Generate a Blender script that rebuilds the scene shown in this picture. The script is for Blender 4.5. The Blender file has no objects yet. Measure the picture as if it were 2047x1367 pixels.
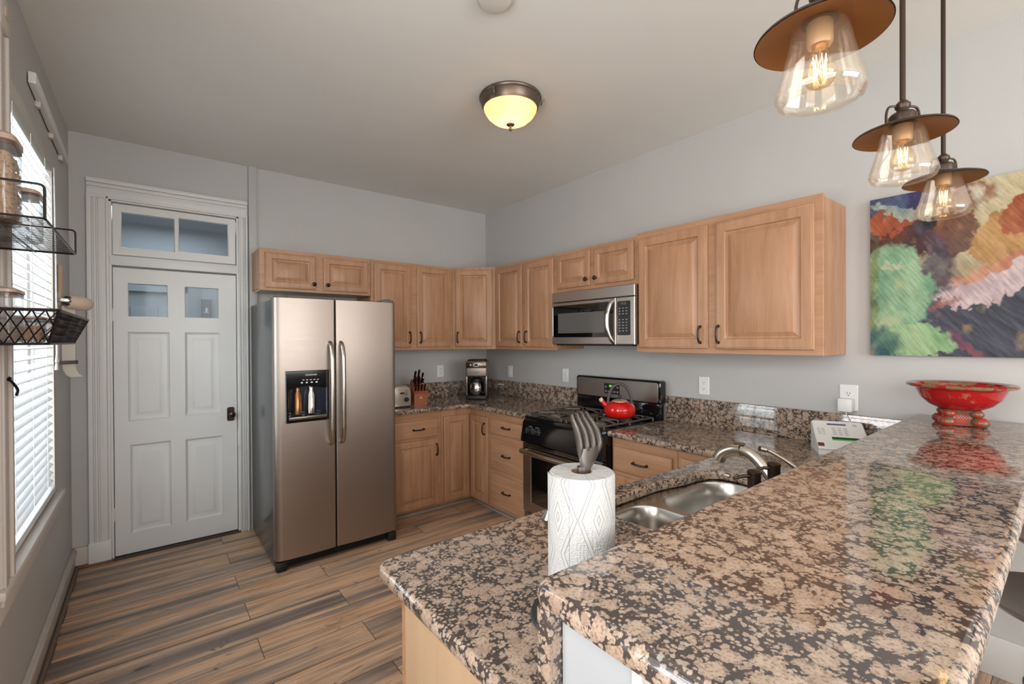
import bpy, bmesh, math, random
import numpy as np
from mathutils import Vector, Matrix
from mathutils.geometry import tessellate_polygon
random.seed(7)
S = bpy.context.scene
COL = S.collection
# ------------------------------------------------------------------ camera
cam = bpy.data.cameras.new('camera'); camo = bpy.data.objects.new('camera', cam); COL.objects.link(camo)
yaw, pit, rol = math.radians(-38.284), math.radians(-0.279), math.radians(-0.314)
fw = Vector((-math.sin(yaw)*math.cos(pit), math.cos(yaw)*math.cos(pit), math.sin(pit)))
r0 = Vector((math.cos(yaw), math.sin(yaw), 0)); u0 = r0.cross(fw)
rr = r0*math.cos(rol)+u0*math.sin(rol); uu = -r0*math.sin(rol)+u0*math.cos(rol)
m3 = Matrix((rr, uu, -fw)).transposed()
camo.matrix_world = Matrix.Translation((-2.851, -4.061, 1.458)) @ m3.to_4x4()
cam.sensor_width = 36; cam.lens = 916.825*36/2047; cam.clip_start = 0.02; cam.clip_end = 100
S.camera = camo
# ------------------------------------------------------------------ world and light
wd = bpy.data.worlds.new('world'); S.world = wd; wd.use_nodes = True
bgn = wd.node_tree.nodes['Background']; bgn.inputs[0].default_value = (0.90, 0.95, 1.0, 1); bgn.inputs[1].default_value = 1.15
def area(name, loc, direction, sx, sy, power, col):
    l = bpy.data.lights.new(name, 'AREA'); l.shape = 'RECTANGLE'; l.size = sx; l.size_y = sy; l.energy = power; l.color = col
    o = bpy.data.objects.new(name, l); COL.objects.link(o); o.location = loc
    o.rotation_euler = Vector(direction).to_track_quat('-Z', 'Y').to_euler(); return o
def point(name, loc, power, col, radius):
    l = bpy.data.lights.new(name, 'POINT'); l.energy = power; l.color = col; l.shadow_soft_size = radius
    o = bpy.data.objects.new(name, l); COL.objects.link(o); o.location = loc; return o
area('daylight_kitchen_window', (-3.50, -1.22, 1.56), (1, 0, 0), 1.1, 1.7, 36, (0.95, 0.98, 1.0))
area('fill_light_dining', (-1.6, -7.25, 1.75), (0, 1, 0), 2.6, 1.9, 94, (1.0, 0.985, 0.965))  # fill light added behind the camera, outside an invented rear window
area('fill_light_side', (-3.45, -5.3, 1.6), (1, 0, 0), 1.3, 1.7, 38, (1.0, 0.985, 0.97))  # added fill for the dining end, outside an invented window
area('fill_light_bar', (-3.45, -3.55, 1.75), (1, 0.2, 0.08), 1.05, 1.5, 26, (1.0, 0.985, 0.965))  # fill added beside the camera to brighten right wall and kitchen
area('fill_light_hall', (-2.7, 0.75, 2.50), (0, 0, -1), 0.7, 0.6, 7.0, (0.92, 0.96, 1.0))  # unseen lamp added under the hall ceiling to brighten the hall
S.view_settings.view_transform = 'Standard'; S.view_settings.look = 'None'
S.view_settings.gamma = 1; S.view_settings.use_curve_mapping = False
S.view_settings.exposure = 0.36
# ------------------------------------------------------------------ materials
def srgb(r, g, b):
    f = lambda c: (c/255/12.92) if c/255 <= 0.04045 else ((c/255+0.055)/1.055)**2.4
    return (f(r), f(g), f(b), 1)
MATS = {}
def mat(name, color=(128, 128, 128), rough=0.5, metal=0.0, spec=0.5, **kw):
    if name in MATS: return MATS[name]
    m = bpy.data.materials.new(name); m.use_nodes = True; b = m.node_tree.nodes['Principled BSDF']
    b.inputs['Base Color'].default_value = srgb(*color); b.inputs['Roughness'].default_value = rough
    b.inputs['Metallic'].default_value = metal; b.inputs['Specular IOR Level'].default_value = spec
    for k, v in kw.items(): b.inputs[k.replace('_', ' ')].default_value = v
    MATS[name] = m; return m
class NT:
    def __init__(s, m): s.t = m.node_tree; s.b = s.t.nodes.get('Principled BSDF')
    def n(s, typ, **kw):
        x = s.t.nodes.new(typ)
        for k, v in kw.items():
            if k.startswith('i_'):
                x.inputs[int(k[2:]) if k[2:].isdigit() else k[2:].replace('_', ' ')].default_value = v
            else: setattr(x, k, v)
        return x
    def l(s, a, b): s.t.links.new(a, b)
    def coord(s, scale=(1, 1, 1), rot=(0, 0, 0), loc=(0, 0, 0)):
        tc = s.n('ShaderNodeTexCoord'); mp = s.n('ShaderNodeMapping'); s.l(tc.outputs['Object'], mp.inputs[0])
        mp.inputs['Scale'].default_value = scale; mp.inputs['Rotation'].default_value = rot; mp.inputs['Location'].default_value = loc
        return mp.outputs[0]
    def ramp(s, fac, stops, interp='LINEAR'):
        r = s.n('ShaderNodeValToRGB'); r.color_ramp.interpolation = interp; e = r.color_ramp.elements
        while len(e) > 1: e.remove(e[-1])
        e[0].position = stops[0][0]; e[0].color = stops[0][1]
        for p, c in stops[1:]:
            x = e.new(p); x.color = c
        s.l(fac, r.inputs[0]); return r.outputs[0]
    def noise(s, vec, scale, detail=3, rough=0.5, dist=0.0):
        x = s.n('ShaderNodeTexNoise'); x.inputs['Scale'].default_value = scale; x.inputs['Detail'].default_value = detail
        x.inputs['Roughness'].default_value = rough; x.inputs['Distortion'].default_value = dist
        s.l(vec, x.inputs['Vector']); return x
    def mix(s, fac, a, b, blend='MIX'):
        x = s.n('ShaderNodeMix', data_type='RGBA', blend_type=blend)
        for v, i in ((fac, 0), (a, 6), (b, 7)):
            if isinstance(v, (int, float, tuple)): x.inputs[i].default_value = v
            else: s.l(v, x.inputs[i])
        return x.outputs[2]
    def math(s, op, a, b=None, c=None):
        x = s.n('ShaderNodeMath', operation=op)
        for i, v in enumerate((a, b, c)):
            if v is None: continue
            if isinstance(v, (int, float)): x.inputs[i].default_value = v
            else: s.l(v, x.inputs[i])
        return x.outputs[0]
    def bump(s, h, strength, dist=0.002):
        x = s.n('ShaderNodeBump'); x.inputs['Strength'].default_value = strength; x.inputs['Distance'].default_value = dist
        s.l(h, x.inputs['Height']); s.l(x.outputs[0], s.b.inputs['Normal'])
def paint(name, c, rough=0.6, bump=0.15):
    m = mat(name, c, rough, spec=0.3); t = NT(m); v = t.coord()
    n = t.noise(v, 2.2, 3); dark = tuple(x*0.93 for x in srgb(*c)[:3])+(1,)
    t.l(t.mix(n.outputs[0], dark, srgb(*c)), t.b.inputs['Base Color'])
    t.bump(t.noise(v, 60, 4).outputs[0], bump); return m
WALL = paint('wall_paint', (189, 187, 184), 0.55)
CEIL = paint('ceiling_paint', (230, 229, 223), 0.7)
WHITE = paint('white_gloss_paint', (222, 220, 217), 0.35, 0.25)
OLDWHITE = paint('aged_cream_paint', (205, 196, 188), 0.4, 0.4)
HALL = paint('hall_blue_grey_paint', (164, 171, 176), 0.6)
PONY = paint('pale_grey_wall_paint', (164, 166, 168), 0.5)
def wood(name, c1, c2, c3, scale=1.0, axis='z', rough=0.38, cf=0.5):
    m = mat(name, c1, rough, spec=0.4); t = NT(m)
    sc = {'z': (9, 9, 0.8), 'x': (0.8, 9, 9), 'y': (9, 0.8, 9)}[axis]
    v = t.coord(tuple(k*scale for k in sc)); n = t.noise(v, 2.5, 6, 0.6, 0.6)
    col = t.ramp(n.outputs[0], [(0.25, srgb(*c3)), (0.5, srgb(*c1)), (0.75, srgb(*c2))])
    v2 = t.coord((2.2*scale,)*3); n2 = t.noise(v2, 2.0, 4)
    col = t.mix(t.math('MULTIPLY', n2.outputs[0], cf), col, srgb(*c3))
    t.l(col, t.b.inputs['Base Color']); t.bump(n.outputs[0], 0.05); return m
MAPLE = wood('maple_wood', (180, 137, 105), (194, 153, 121), (154, 112, 82), 1.0)
MAPLEH = wood('maple_wood_horizontal', (180, 137, 105), (194, 153, 121), (154, 112, 82), 1.0, 'y')
MAPLEX = wood('maple_wood_along_wall', (180, 137, 105), (194, 153, 121), (154, 112, 82), 1.0, 'x')
PALEPLY = wood('pale_birch_panel', (188, 158, 126), (196, 167, 136), (178, 147, 114), 0.7)
MAPLEIN = wood('raw_cabinet_underside', (214, 190, 160), (222, 200, 172), (200, 172, 140), 0.8, 'x')
BRONZE = mat('dark_bronze_metal', (66, 52, 44), 0.35, 0.85)
KNOBM = mat('knob_metal', (58, 54, 50), 0.28, 0.8)
def steel(name, c, rough=0.28, axis='x', aniso=0.5):
    m = mat(name, c, rough, 1.0); t = NT(m)
    v = t.coord({'x': (1.5, 260, 260), 'z': (260, 260, 1.5), 'y': (260, 1.5, 260)}[axis])
    n = t.noise(v, 1.0, 2)
    t.l(t.math('MULTIPLY_ADD', n.outputs[0], 0.10, rough-0.05), t.b.inputs['Roughness'])
    t.bump(n.outputs[0], 0.012, 0.001)
    t.b.inputs['Anisotropic'].default_value = aniso; return m
STEEL = steel('brushed_stainless', (166, 154, 145), 0.42, 'x', 0.3)
STEELZ = steel('brushed_stainless_panel', (176, 166, 158), 0.30, 'y')
SINKM = mat('satin_steel_bowl', (205, 200, 194), 0.27, 1.0)
CHROME = mat('polished_steel', (205, 200, 195), 0.12, 1.0)
NICKEL = mat('brushed_nickel', (192, 184, 172), 0.24, 1.0)
BLACKG = mat('black_gloss_enamel', (16, 16, 17), 0.08, 0.0, 0.6)
BLACKM = mat('black_plastic', (28, 27, 27), 0.45)
BLACKGLASS = mat('black_glass', (8, 9, 11), 0.03, 0.0, 0.8)
IRON = mat('cast_iron_grate', (104, 94, 88), 0.40, 0.55)
FSIDE = mat('fridge_side_textured', (62, 64, 65), 0.22, 0.0, 0.7)
t = NT(FSIDE); v = t.coord((1, 3, 0.7)); n = t.noise(v, 2.5, 5)
t.l(t.ramp(n.outputs[0], [(0.3, srgb(44, 45, 46)), (0.7, srgb(84, 87, 88))]), t.b.inputs['Base Color']); t.bump(t.noise(t.coord(), 300, 2).outputs[0], 0.1, 0.001)
def granite():
    m = mat('brown_granite', (150, 130, 112), 0.06, 0.0, 0.9, IOR=1.6); t = NT(m); v = t.coord()
    w = t.noise(v, 9, 2); vv = t.n('ShaderNodeVectorMath', operation='MULTIPLY_ADD')
    t.l(w.outputs[1], vv.inputs[0]); vv.inputs[1].default_value = (0.03,)*3; t.l(v, vv.inputs[2]); v2 = vv.outputs[0]
    vo = t.n('ShaderNodeTexVoronoi'); vo.inputs['Scale'].default_value = 38; t.l(v2, vo.inputs['Vector'])
    fine = t.noise(v, 210, 3, 0.6); med = t.noise(v, 85, 4, 0.7)
    sp = t.n('ShaderNodeSeparateColor'); t.l(vo.outputs['Color'], sp.inputs[0])
    d = t.math('ADD', vo.outputs['Distance'], t.math('MULTIPLY', t.math('SUBTRACT', med.outputs[0], 0.5), 1.15))
    d = t.math('ADD', d, t.math('MULTIPLY', t.math('SUBTRACT', fine.outputs[0], 0.5), 0.35))
    size = t.ramp(sp.outputs[0], [(0.0, (0.0, 0.0, 0.0, 1)), (0.5, (0.06, 0.06, 0.06, 1)), (0.6, (0.26, 0.26, 0.26, 1)), (1.0, (0.34, 0.34, 0.34, 1))])
    d = t.math('ADD', d, size)
    blob = t.ramp(d, [(0.0, (0, 0, 0, 1)), (0.61, (0, 0, 0, 1)), (0.67, (1, 1, 1, 1))])
    tanv = t.ramp(sp.outputs[1], [(0.0, srgb(166, 144, 126)), (0.5, srgb(182, 162, 144)), (1.0, srgb(158, 134, 116))])
    tanv = t.mix(t.ramp(fine.outputs[0], [(0.36, (0.9, 0.9, 0.9, 1)), (0.5, (0, 0, 0, 1))]), tanv, srgb(128, 106, 90))
    ringd = t.ramp(d, [(0.50, (0, 0, 0, 1)), (0.56, (0.5, 0.5, 0.5, 1)), (0.61, (0, 0, 0, 1))])
    tanv = t.mix(ringd, tanv, srgb(120, 100, 86))
    vo2 = t.n('ShaderNodeTexVoronoi'); vo2.inputs['Scale'].default_value = 115; t.l(v2, vo2.inputs['Vector'])
    d2 = t.math('ADD', vo2.outputs['Distance'], t.math('MULTIPLY', t.math('SUBTRACT', fine.outputs[0], 0.5), 1.1))
    sp2 = t.n('ShaderNodeSeparateColor'); t.l(vo2.outputs['Color'], sp2.inputs[0])
    d2 = t.math('ADD', d2, t.math('MULTIPLY', t.math('SUBTRACT', sp2.outputs[0], 0.5), 0.35))
    gr = t.ramp(sp2.outputs[1], [(0.0, srgb(158, 138, 122)), (0.86, srgb(176, 156, 138)), (0.95, srgb(140, 138, 134))])
    small = t.mix(t.ramp(d2, [(0.35, (0, 0, 0, 1)), (0.47, (1, 1, 1, 1))]), gr, srgb(66, 57, 54))
    t.l(t.mix(blob, tanv, small), t.b.inputs['Base Color']); return m
GRANITE = granite()
def floor_mat():
    m = mat('wood_plank_laminate', (150, 120, 95), 0.38, 0.0, 0.4); t = NT(m)
    tc = t.coord((1, 1, 1), loc=(0.37, 0.02+0.19*40, 0))
    br = t.n('ShaderNodeTexBrick'); br.offset = 0.37; br.offset_frequency = 2
    br.inputs['Scale'].default_value = 1; br.inputs['Brick Width'].default_value = 1.22; br.inputs['Row Height'].default_value = 0.19
    br.inputs['Mortar Size'].default_value = 0.0016; br.inputs['Mortar Smooth'].default_value = 0.0; br.inputs['Bias'].default_value = 0
    br.inputs['Color1'].default_value = (0, 0, 0, 1); br.inputs['Color2'].default_value = (1, 1, 1, 1); br.inputs['Mortar'].default_value = (0.5, 0.5, 0.5, 1)
    t.l(tc, br.inputs['Vector'])
    off = t.n('ShaderNodeVectorMath', operation='MULTIPLY_ADD'); t.l(br.outputs['Color'], off.inputs[0]); off.inputs[1].default_value = (3.1, 7.7, 2.0)
    t.l(tc, off.inputs[2])
    mp = t.n('ShaderNodeMapping'); mp.inputs['Scale'].default_value = (0.42, 6.5, 1); t.l(off.outputs[0], mp.inputs[0])
    n1 = t.noise(mp.outputs[0], 1.5, 4, 0.5, 0.5)
    col = t.ramp(n1.outputs[0], [(0.32, srgb(96, 88, 84)), (0.40, srgb(136, 120, 110)), (0.46, srgb(176, 148, 126)), (0.54, srgb(212, 174, 142)), (0.61, srgb(206, 156, 116)), (0.67, srgb(152, 134, 122))])
    mp2 = t.n('ShaderNodeMapping'); mp2.inputs['Scale'].default_value = (1.6, 46, 1); t.l(off.outputs[0], mp2.inputs[0])
    n2 = t.noise(mp2.outputs[0], 2.0, 5, 0.65, 0.8)
    col = t.mix(t.ramp(n2.outputs[0], [(0.36, (0.65, 0.65, 0.65, 1)), (0.54, (0, 0, 0, 1))]), col, srgb(112, 92, 80))
    mp3 = t.n('ShaderNodeMapping'); mp3.inputs['Scale'].default_value = (3.0, 9, 1); t.l(off.outputs[0], mp3.inputs[0])
    n3 = t.noise(mp3.outputs[0], 2.3, 2, 0.5, 1.5)
    col = t.mix(t.ramp(n3.outputs[0], [(0.68, (0, 0, 0, 1)), (0.76, (0.8, 0.8, 0.8, 1))]), col, srgb(70, 56, 48))
    col = t.mix(br.outputs['Fac'], col, srgb(60, 46, 38)); t.l(col, t.b.inputs['Base Color'])
    t.bump(n2.outputs[0], 0.06, 0.001); return m
FLOOR = floor_mat()
def glass(name, tint=(1, 1, 1, 1), rough=0.0, base=0.04, top=0.7, film=None):
    m = bpy.data.materials.new(name); m.use_nodes = True; nt = m.node_tree; nt.nodes.remove(nt.nodes['Principled BSDF'])
    out = nt.nodes['Material Output']; tr = nt.nodes.new('ShaderNodeBsdfTransparent'); tr.inputs[0].default_value = tint
    gl = nt.nodes.new('ShaderNodeBsdfGlossy'); gl.inputs['Roughness'].default_value = rough
    lw = nt.nodes.new('ShaderNodeLayerWeight'); lw.inputs[0].default_value = 0.35
    mr = nt.nodes.new('ShaderNodeMapRange'); mr.inputs['To Min'].default_value = base; mr.inputs['To Max'].default_value = top
    nt.links.new(lw.outputs['Facing'], mr.inputs[0]); mx = nt.nodes.new('ShaderNodeMixShader')
    nt.links.new(mr.outputs[0], mx.inputs[0]); nt.links.new(tr.outputs[0], mx.inputs[1]); nt.links.new(gl.outputs[0], mx.inputs[2])
    last = mx
    if film:
        df = nt.nodes.new('ShaderNodeBsdfDiffuse'); df.inputs[0].default_value = film[1]
        m2 = nt.nodes.new('ShaderNodeMixShader'); m2.inputs[0].default_value = film[0]
        nt.links.new(mx.outputs[0], m2.inputs[1]); nt.links.new(df.outputs[0], m2.inputs[2]); last = m2
    nt.links.new(last.outputs[0], out.inputs[0]); return m
GLASS = glass('window_glass', (0.93, 0.97, 0.98, 1), 0.0, 0.04, 0.5)
PANE = glass('old_door_glass', (0.84, 0.88, 0.90, 1), 0.05, 0.012, 0.3, (0.10, (0.42, 0.46, 0.50, 1)))
SHADEG = glass('seeded_shade_glass', (1.0, 0.98, 0.95, 1), 0.03, 0.03, 0.5, (0.035, (0.9, 0.78, 0.62, 1)))
BULBG = glass('amber_bulb_glass', (1.0, 0.90, 0.74, 1), 0.02, 0.05, 0.5)
CLEARP = glass('clear_plastic', (0.90, 0.90, 0.90, 1), 0.05, 0.06, 0.5, (0.08, (0.8, 0.8, 0.8, 1)))
OVENG = glass('oven_window_glass', (0.30, 0.30, 0.30, 1), 0.02, 0.10, 0.7, (0.25, (0.01, 0.01, 0.012, 1)))
def emis(name, c, s):
    m = mat(name, (0, 0, 0), 0.5); b = m.node_tree.nodes['Principled BSDF']
    b.inputs['Emission Color'].default_value = srgb(*c); b.inputs['Emission Strength'].default_value = s; return m
FILAMENT = emis('glowing_filament', (255, 214, 150), 17)
GREENLED = emis('green_clock_digits', (150, 255, 60), 1.1)
def frosted():
    m = bpy.data.materials.new('frosted_amber_glass'); m.use_nodes = True; nt = m.node_tree; b = nt.nodes['Principled BSDF']
    b.inputs['Base Color'].default_value = srgb(240, 216, 180); b.inputs['Roughness'].default_value = 0.35
    b.inputs['Emission Color'].default_value = srgb(255, 214, 160); b.inputs['Emission Strength'].default_value = 0.22
    tl = nt.nodes.new('ShaderNodeBsdfTranslucent'); tl.inputs[0].default_value = srgb(250, 226, 190)
    mx = nt.nodes.new('ShaderNodeMixShader'); mx.inputs[0].default_value = 0.6
    nt.links.new(b.outputs[0], mx.inputs[1]); nt.links.new(tl.outputs[0], mx.inputs[2]); nt.links.new(mx.outputs[0], nt.nodes['Material Output'].inputs[0]); return m
FROST = frosted()
COPPER = mat('copper_shade_lining', (140, 92, 48), 0.42, 0.5)
RED = mat('red_enamel', (196, 22, 20), 0.12, 0.0, 0.6)
TOWEL = mat('paper_towel', (184, 183, 181), 0.9, 0.0, 0.1)
CREAM = mat('cream_plastic', (196, 172, 152), 0.35)
IVORY = mat('white_plastic', (230, 229, 226), 0.35)
TANL = mat('tan_lid_plastic', (176, 150, 132), 0.3)
SLAT = mat('white_blind_slat', (232, 234, 236), 0.45)
WIRE = mat('black_wire', (34, 26, 28), 0.4, 0.4)
CEREAL = mat('toasted_cereal', (186, 146, 104), 0.8)
BLOCKW = wood('cherry_block_wood', (158, 84, 48), (172, 96, 56), (136, 66, 36), 2.0)
LWOOD = wood('light_turned_wood', (196, 170, 146), (206, 182, 158), (176, 146, 120), 3.0)
SHOE = wood('brown_shoe_moulding', (112, 88, 72), (124, 98, 80), (96, 74, 60), 2.0)
# ------------------------------------------------------------------ mesh builder
class MB:
    def __init__(s): s.v = []; s.f = []; s.mi = []
    def add(s, vs, fs, M=None, mi=0):
        o = len(s.v); s.v += [tuple(M @ Vector(p)) if M is not None else tuple(p) for p in vs]
        s.f += [tuple(i+o for i in f) for f in fs]; s.mi += [mi]*len(fs); return s
    def box(s, x0, x1, y0, y1, z0, z1, b=0.0, seg=2, M=None, mi=0):
        x0, x1 = min(x0, x1), max(x0, x1); y0, y1 = min(y0, y1), max(y0, y1); z0, z1 = min(z0, z1), max(z0, z1)
        if b <= 0:
            vs = [(x, y, z) for x in (x0, x1) for y in (y0, y1) for z in (z0, z1)]
            fs = [(0, 1, 3, 2), (4, 6, 7, 5), (0, 4, 5, 1), (2, 3, 7, 6), (0, 2, 6, 4), (1, 5, 7, 3)]
            return s.add(vs, fs, M, mi)
        bm = bmesh.new(); bmesh.ops.create_cube(bm, size=1)
        for v in bm.verts: v.co = Vector(((x0+x1)/2+v.co.x*(x1-x0), (y0+y1)/2+v.co.y*(y1-y0), (z0+z1)/2+v.co.z*(z1-z0)))
        b = min(b, (x1-x0)*0.49, (y1-y0)*0.49, (z1-z0)*0.49)
        bmesh.ops.bevel(bm, geom=bm.edges[:], offset=b, segments=seg, profile=0.5, affect='EDGES')
        s.add([v.co[:] for v in bm.verts], [[v.index for v in f.verts] for f in bm.faces] if not bm.verts.index_update() else 0, M, mi)
        bm.free(); return s
    def rings(s, rings, cap0=True, cap1=True, M=None, mi=0, close=True):
        n = len(rings[0]); vs = [p for r in rings for p in r]; fs = []
        for i in range(len(rings)-1):
            for j in range(n if close else n-1):
                k = (j+1) % n; fs.append((i*n+j, i*n+k, (i+1)*n+k, (i+1)*n+j))
        if cap0: fs.append(tuple(range(n-1, -1, -1)))
        if cap1: fs.append(tuple((len(rings)-1)*n+j for j in range(n)))
        return s.add(vs, fs, M, mi)
    def lathe(s, prof, c=(0, 0, 0), n=32, axis=None, M=None, mi=0, cap=True):
        R = Matrix.Translation(c)
        if axis is not None: R = R @ Vector((0, 0, 1)).rotation_difference(Vector(axis)).to_matrix().to_4x4()
        if M is not None: R = M @ R
        rs = [[(r*math.cos(2*math.pi*j/n), r*math.sin(2*math.pi*j/n), z) for j in range(n)] for r, z in prof]
        return s.rings(rs, cap and prof[0][0] > 1e-6, cap and prof[-1][0] > 1e-6, R, mi)
    def cyl(s, p0, p1, r, n=20, r1=None, M=None, mi=0):
        p0 = Vector(p0); p1 = Vector(p1); d = p1-p0
        return s.lathe([(r, 0), (r if r1 is None else r1, d.length)], p0, n, d, M, mi)
    def tube(s, pts, r, n=10, M=None, mi=0, closed=False, flat=None):
        pts = [Vector(p) for p in pts]; N = len(pts); rs = []
        rad = r if isinstance(r, (list, tuple)) else [r]*N
        up = None
        for i, p in enumerate(pts):
            a = pts[(i-1) % N] if (closed or i) else p; b = pts[(i+1) % N] if (closed or i < N-1) else p
            t = (b-a).normalized()
            if up is None:
                up = Vector((0, 0, 1)) if abs(t.z) < 0.9 else Vector((1, 0, 0))
            sd = t.cross(up)
            if sd.length < 1e-5: sd = t.orthogonal()
            sd.normalize(); up = sd.cross(t).normalized()
            fa = flat if flat else 1
            rs.append([tuple(p+sd*math.cos(2*math.pi*j/n)*rad[i]*fa+up*math.sin(2*math.pi*j/n)*rad[i]) for j in range(n)])
        if closed: rs.append(rs[0])
        return s.rings(rs, not closed, not closed, M, mi)
    def slab(s, outer, holes, prof, M=None, mi=0):
        """outer CCW, holes CW; prof = [(inset, z), ...] from bottom to top"""
        loops = [outer]+list(holes)
        def off(lp, d):
            out = []; n = len(lp)
            for i in range(n):
                p = Vector(lp[i]); a = Vector(lp[i-1]); b = Vector(lp[(i+1) % n])
                e1 = (p-a).normalized(); e2 = (b-p).normalized()
                n1 = Vector((-e1.y, e1.x)); n2 = Vector((-e2.y, e2.x)); mt = n1+n2
                mt = mt/max(0.3, mt.dot(n1)) if mt.length > 1e-6 else n1
                out.append(p+mt*d)
            return out
        for lp in loops:
            rs = [[(q.x, q.y, z) for q in off(lp, i)] for i, z in prof]
            s.rings(rs, False, False, M, mi)
        for (i, z), flip in ((prof[0], True), (prof[-1], False)):
            ls = [off(lp, i) for lp in loops]; allp = [q for l in ls for q in l]
            tris = tessellate_polygon([[Vector((q.x, q.y, 0)) for q in l] for l in ls])
            fs = []
            for tr in tris:
                a, b, c = (allp[k] for k in tr); cr = (b-a).x*(c-a).y-(b-a).y*(c-a).x
                f = tuple(tr) if cr > 0 else tuple(reversed(tr))
                fs.append(tuple(reversed(f)) if flip else f)
            s.add([(q.x, q.y, z) for q in allp], fs, M, mi)
        return s
def rrect(x0, x1, y0, y1, r, n=5, ccw=True):
    p = []
    for cx, cy, a0 in ((x1-r, y1-r, 0), (x0+r, y1-r, 90), (x0+r, y0+r, 180), (x1-r, y0+r, 270)):
        for i in range(n+1):
            a = math.radians(a0+90*i/n); p.append((cx+r*math.cos(a), cy+r*math.sin(a)))
    return p if ccw else p[::-1]
def rbend(pts, r, n=5):
    """round the corners of a 3D polyline"""
    P = [Vector(p) for p in pts]; out = [P[0]]
    for i in range(1, len(P)-1):
        a = (P[i-1]-P[i]); b = (P[i+1]-P[i]); d = min(r, a.length*0.49, b.length*0.49)
        A = P[i]+a.normalized()*d; B = P[i]+b.normalized()*d
        for k in range(n+1):
            t = k/n; out.append(A*(1-t)**2+P[i]*2*t*(1-t)+B*t*t)
    out.append(P[-1]); return out
def thing(name, label, cat, loc=(0, 0, 0), rz=0, group=None, kind=None):
    o = bpy.data.objects.new(name, None); COL.objects.link(o); o.location = loc; o.rotation_euler = (0, 0, rz)
    o.empty_display_size = 0.05
    if kind: o['kind'] = kind
    else: o['label'] = label; o['category'] = cat
    if group: o['group'] = group
    return o
def top_of(o):
    while o.parent: o = o.parent
    return o
def part(name, mb, mats, parent=None, world=False, label=None, angle=35, kind=None, loc=None):
    """link mb as one mesh object. Vertices are in the thing's own frame, or (world=True) in room coordinates."""
    me = bpy.data.meshes.new(name)
    vs = mb.v
    if parent is not None and world:
        T = top_of(parent); inv = (Matrix.Translation(T.location) @ T.rotation_euler.to_matrix().to_4x4()).inverted()
        vs = [tuple(inv @ Vector(p)) for p in vs]
    o = None
    if parent is None:
        if loc is None:
            xs, ys, zs = zip(*vs); loc = ((min(xs)+max(xs))/2, (min(ys)+max(ys))/2, min(zs))
        vs = [(a-loc[0], b-loc[1], c-loc[2]) for a, b, c in vs]
    me.from_pydata(vs, [], mb.f); mats = mats if isinstance(mats, (list, tuple)) else [mats]
    for m in mats: me.materials.append(m)
    me.polygons.foreach_set('material_index', mb.mi)
    me.polygons.foreach_set('use_smooth', [True]*len(me.polygons)); me.update()
    bm = bmesh.new(); bm.from_mesh(me); bmesh.ops.recalc_face_normals(bm, faces=bm.faces); bm.to_mesh(me); bm.free()
    me.set_sharp_from_angle(angle=math.radians(angle))
    o = bpy.data.objects.new(name, me); COL.objects.link(o)
    if parent is not None: o.parent = parent
    else: o.location = loc
    if label: o['label'] = label
    if kind: o['kind'] = kind
    return o
def struct(name, mb, mats, parent=None):
    o = part(name, mb, mats, parent, world=parent is not None)
    if parent is None: o['kind'] = 'structure'
    return o
def solo(name, mb, mats, label, cat, group=None, angle=35):
    o = part(name, mb, mats, None, angle=angle); o['label'] = label; o['category'] = cat
    if group: o['group'] = group
    return o
def kids(o): return [c for c in bpy.data.objects if c.parent == o]
def dup(root, loc, rz=None, label=None):
    def rec(o, par):
        c = o.copy(); COL.objects.link(c)
        if par: c.parent = par
        for k in kids(o): rec(k, c)
        return c
    r = rec(root, None); r.location = loc
    if rz is not None: r.rotation_euler = (0, 0, rz)
    if label: r['label'] = label
    return r
def frame(origin, right, normal):
    """matrix: local x = right, y = up (world z), z = outward normal"""
    r = Vector(right).normalized(); n = Vector(normal).normalized()
    M = Matrix((r, Vector((0, 0, 1)), n)).transposed().to_4x4(); M.translation = Vector(origin); return M
def text(name, s, size, M, m, parent, depth=0.0004, world=True):
    cu = bpy.data.curves.new(name, 'FONT'); cu.body = s; cu.size = size; cu.align_x = 'CENTER'; cu.align_y = 'CENTER'; cu.extrude = depth
    tmp = bpy.data.objects.new(name, cu); COL.objects.link(tmp)
    dg = bpy.context.evaluated_depsgraph_get(); me = tmp.evaluated_get(dg).to_mesh()
    mb = MB(); mb.add([v.co[:] for v in me.vertices], [tuple(p.vertices) for p in me.polygons], M)
    tmp.evaluated_get(dg).to_mesh_clear(); bpy.data.objects.remove(tmp); bpy.data.curves.remove(cu)
    return part(name, mb, m, parent, world=world)
W = -3.253; H = 2.811; YF = -7.0
# ------------------------------------------------------------------ room shell
struct('floor', MB().box(W-0.15, 0.15, YF-0.15, 1.5, -0.08, 0), FLOOR)
struct('ceiling', MB().box(W-0.15, 0.15, YF-0.15, 0.0, H, H+0.1), CEIL)
m = MB()   # left wall with the kitchen window opening and two added, unseen windows for fill light
wy0, wy1, wz0, wz1 = -1.75, -0.64, 0.66, 2.44
sy0, sy1 = -6.0, -4.6
by0, by1 = -4.15, -2.95
m.box(W-0.15, W, wy1, 0, 0, H).box(W-0.15, W, wy0, wy1, 0, wz0).box(W-0.15, W, wy0, wy1, wz1, H)
m.box(W-0.15, W, by1, wy0, 0, H).box(W-0.15, W, sy1, by0, 0, H).box(W-0.15, W, by0, by1, 0, 0.75).box(W-0.15, W, by0, by1, 2.45, H).box(W-0.15, W, sy0, sy1, 0, 0.7).box(W-0.15, W, sy0, sy1, 2.4, H).box(W-0.15, W, YF, sy0, 0, H)
struct('wall_left', m, WALL)
m = MB(); dx0, dx1, dz = -3.06, -2.315, 2.41
m.box(W-0.15, dx0, 0, 0.12, 0, H).box(dx1, 0.15, 0, 0.12, 0, H).box(dx0, dx1, 0, 0.12, dz, H)
struct('wall_back', m, WALL)
struct('wall_right', MB().box(0, 0.15, YF-0.15, 0, 0, H), WALL)
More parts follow.
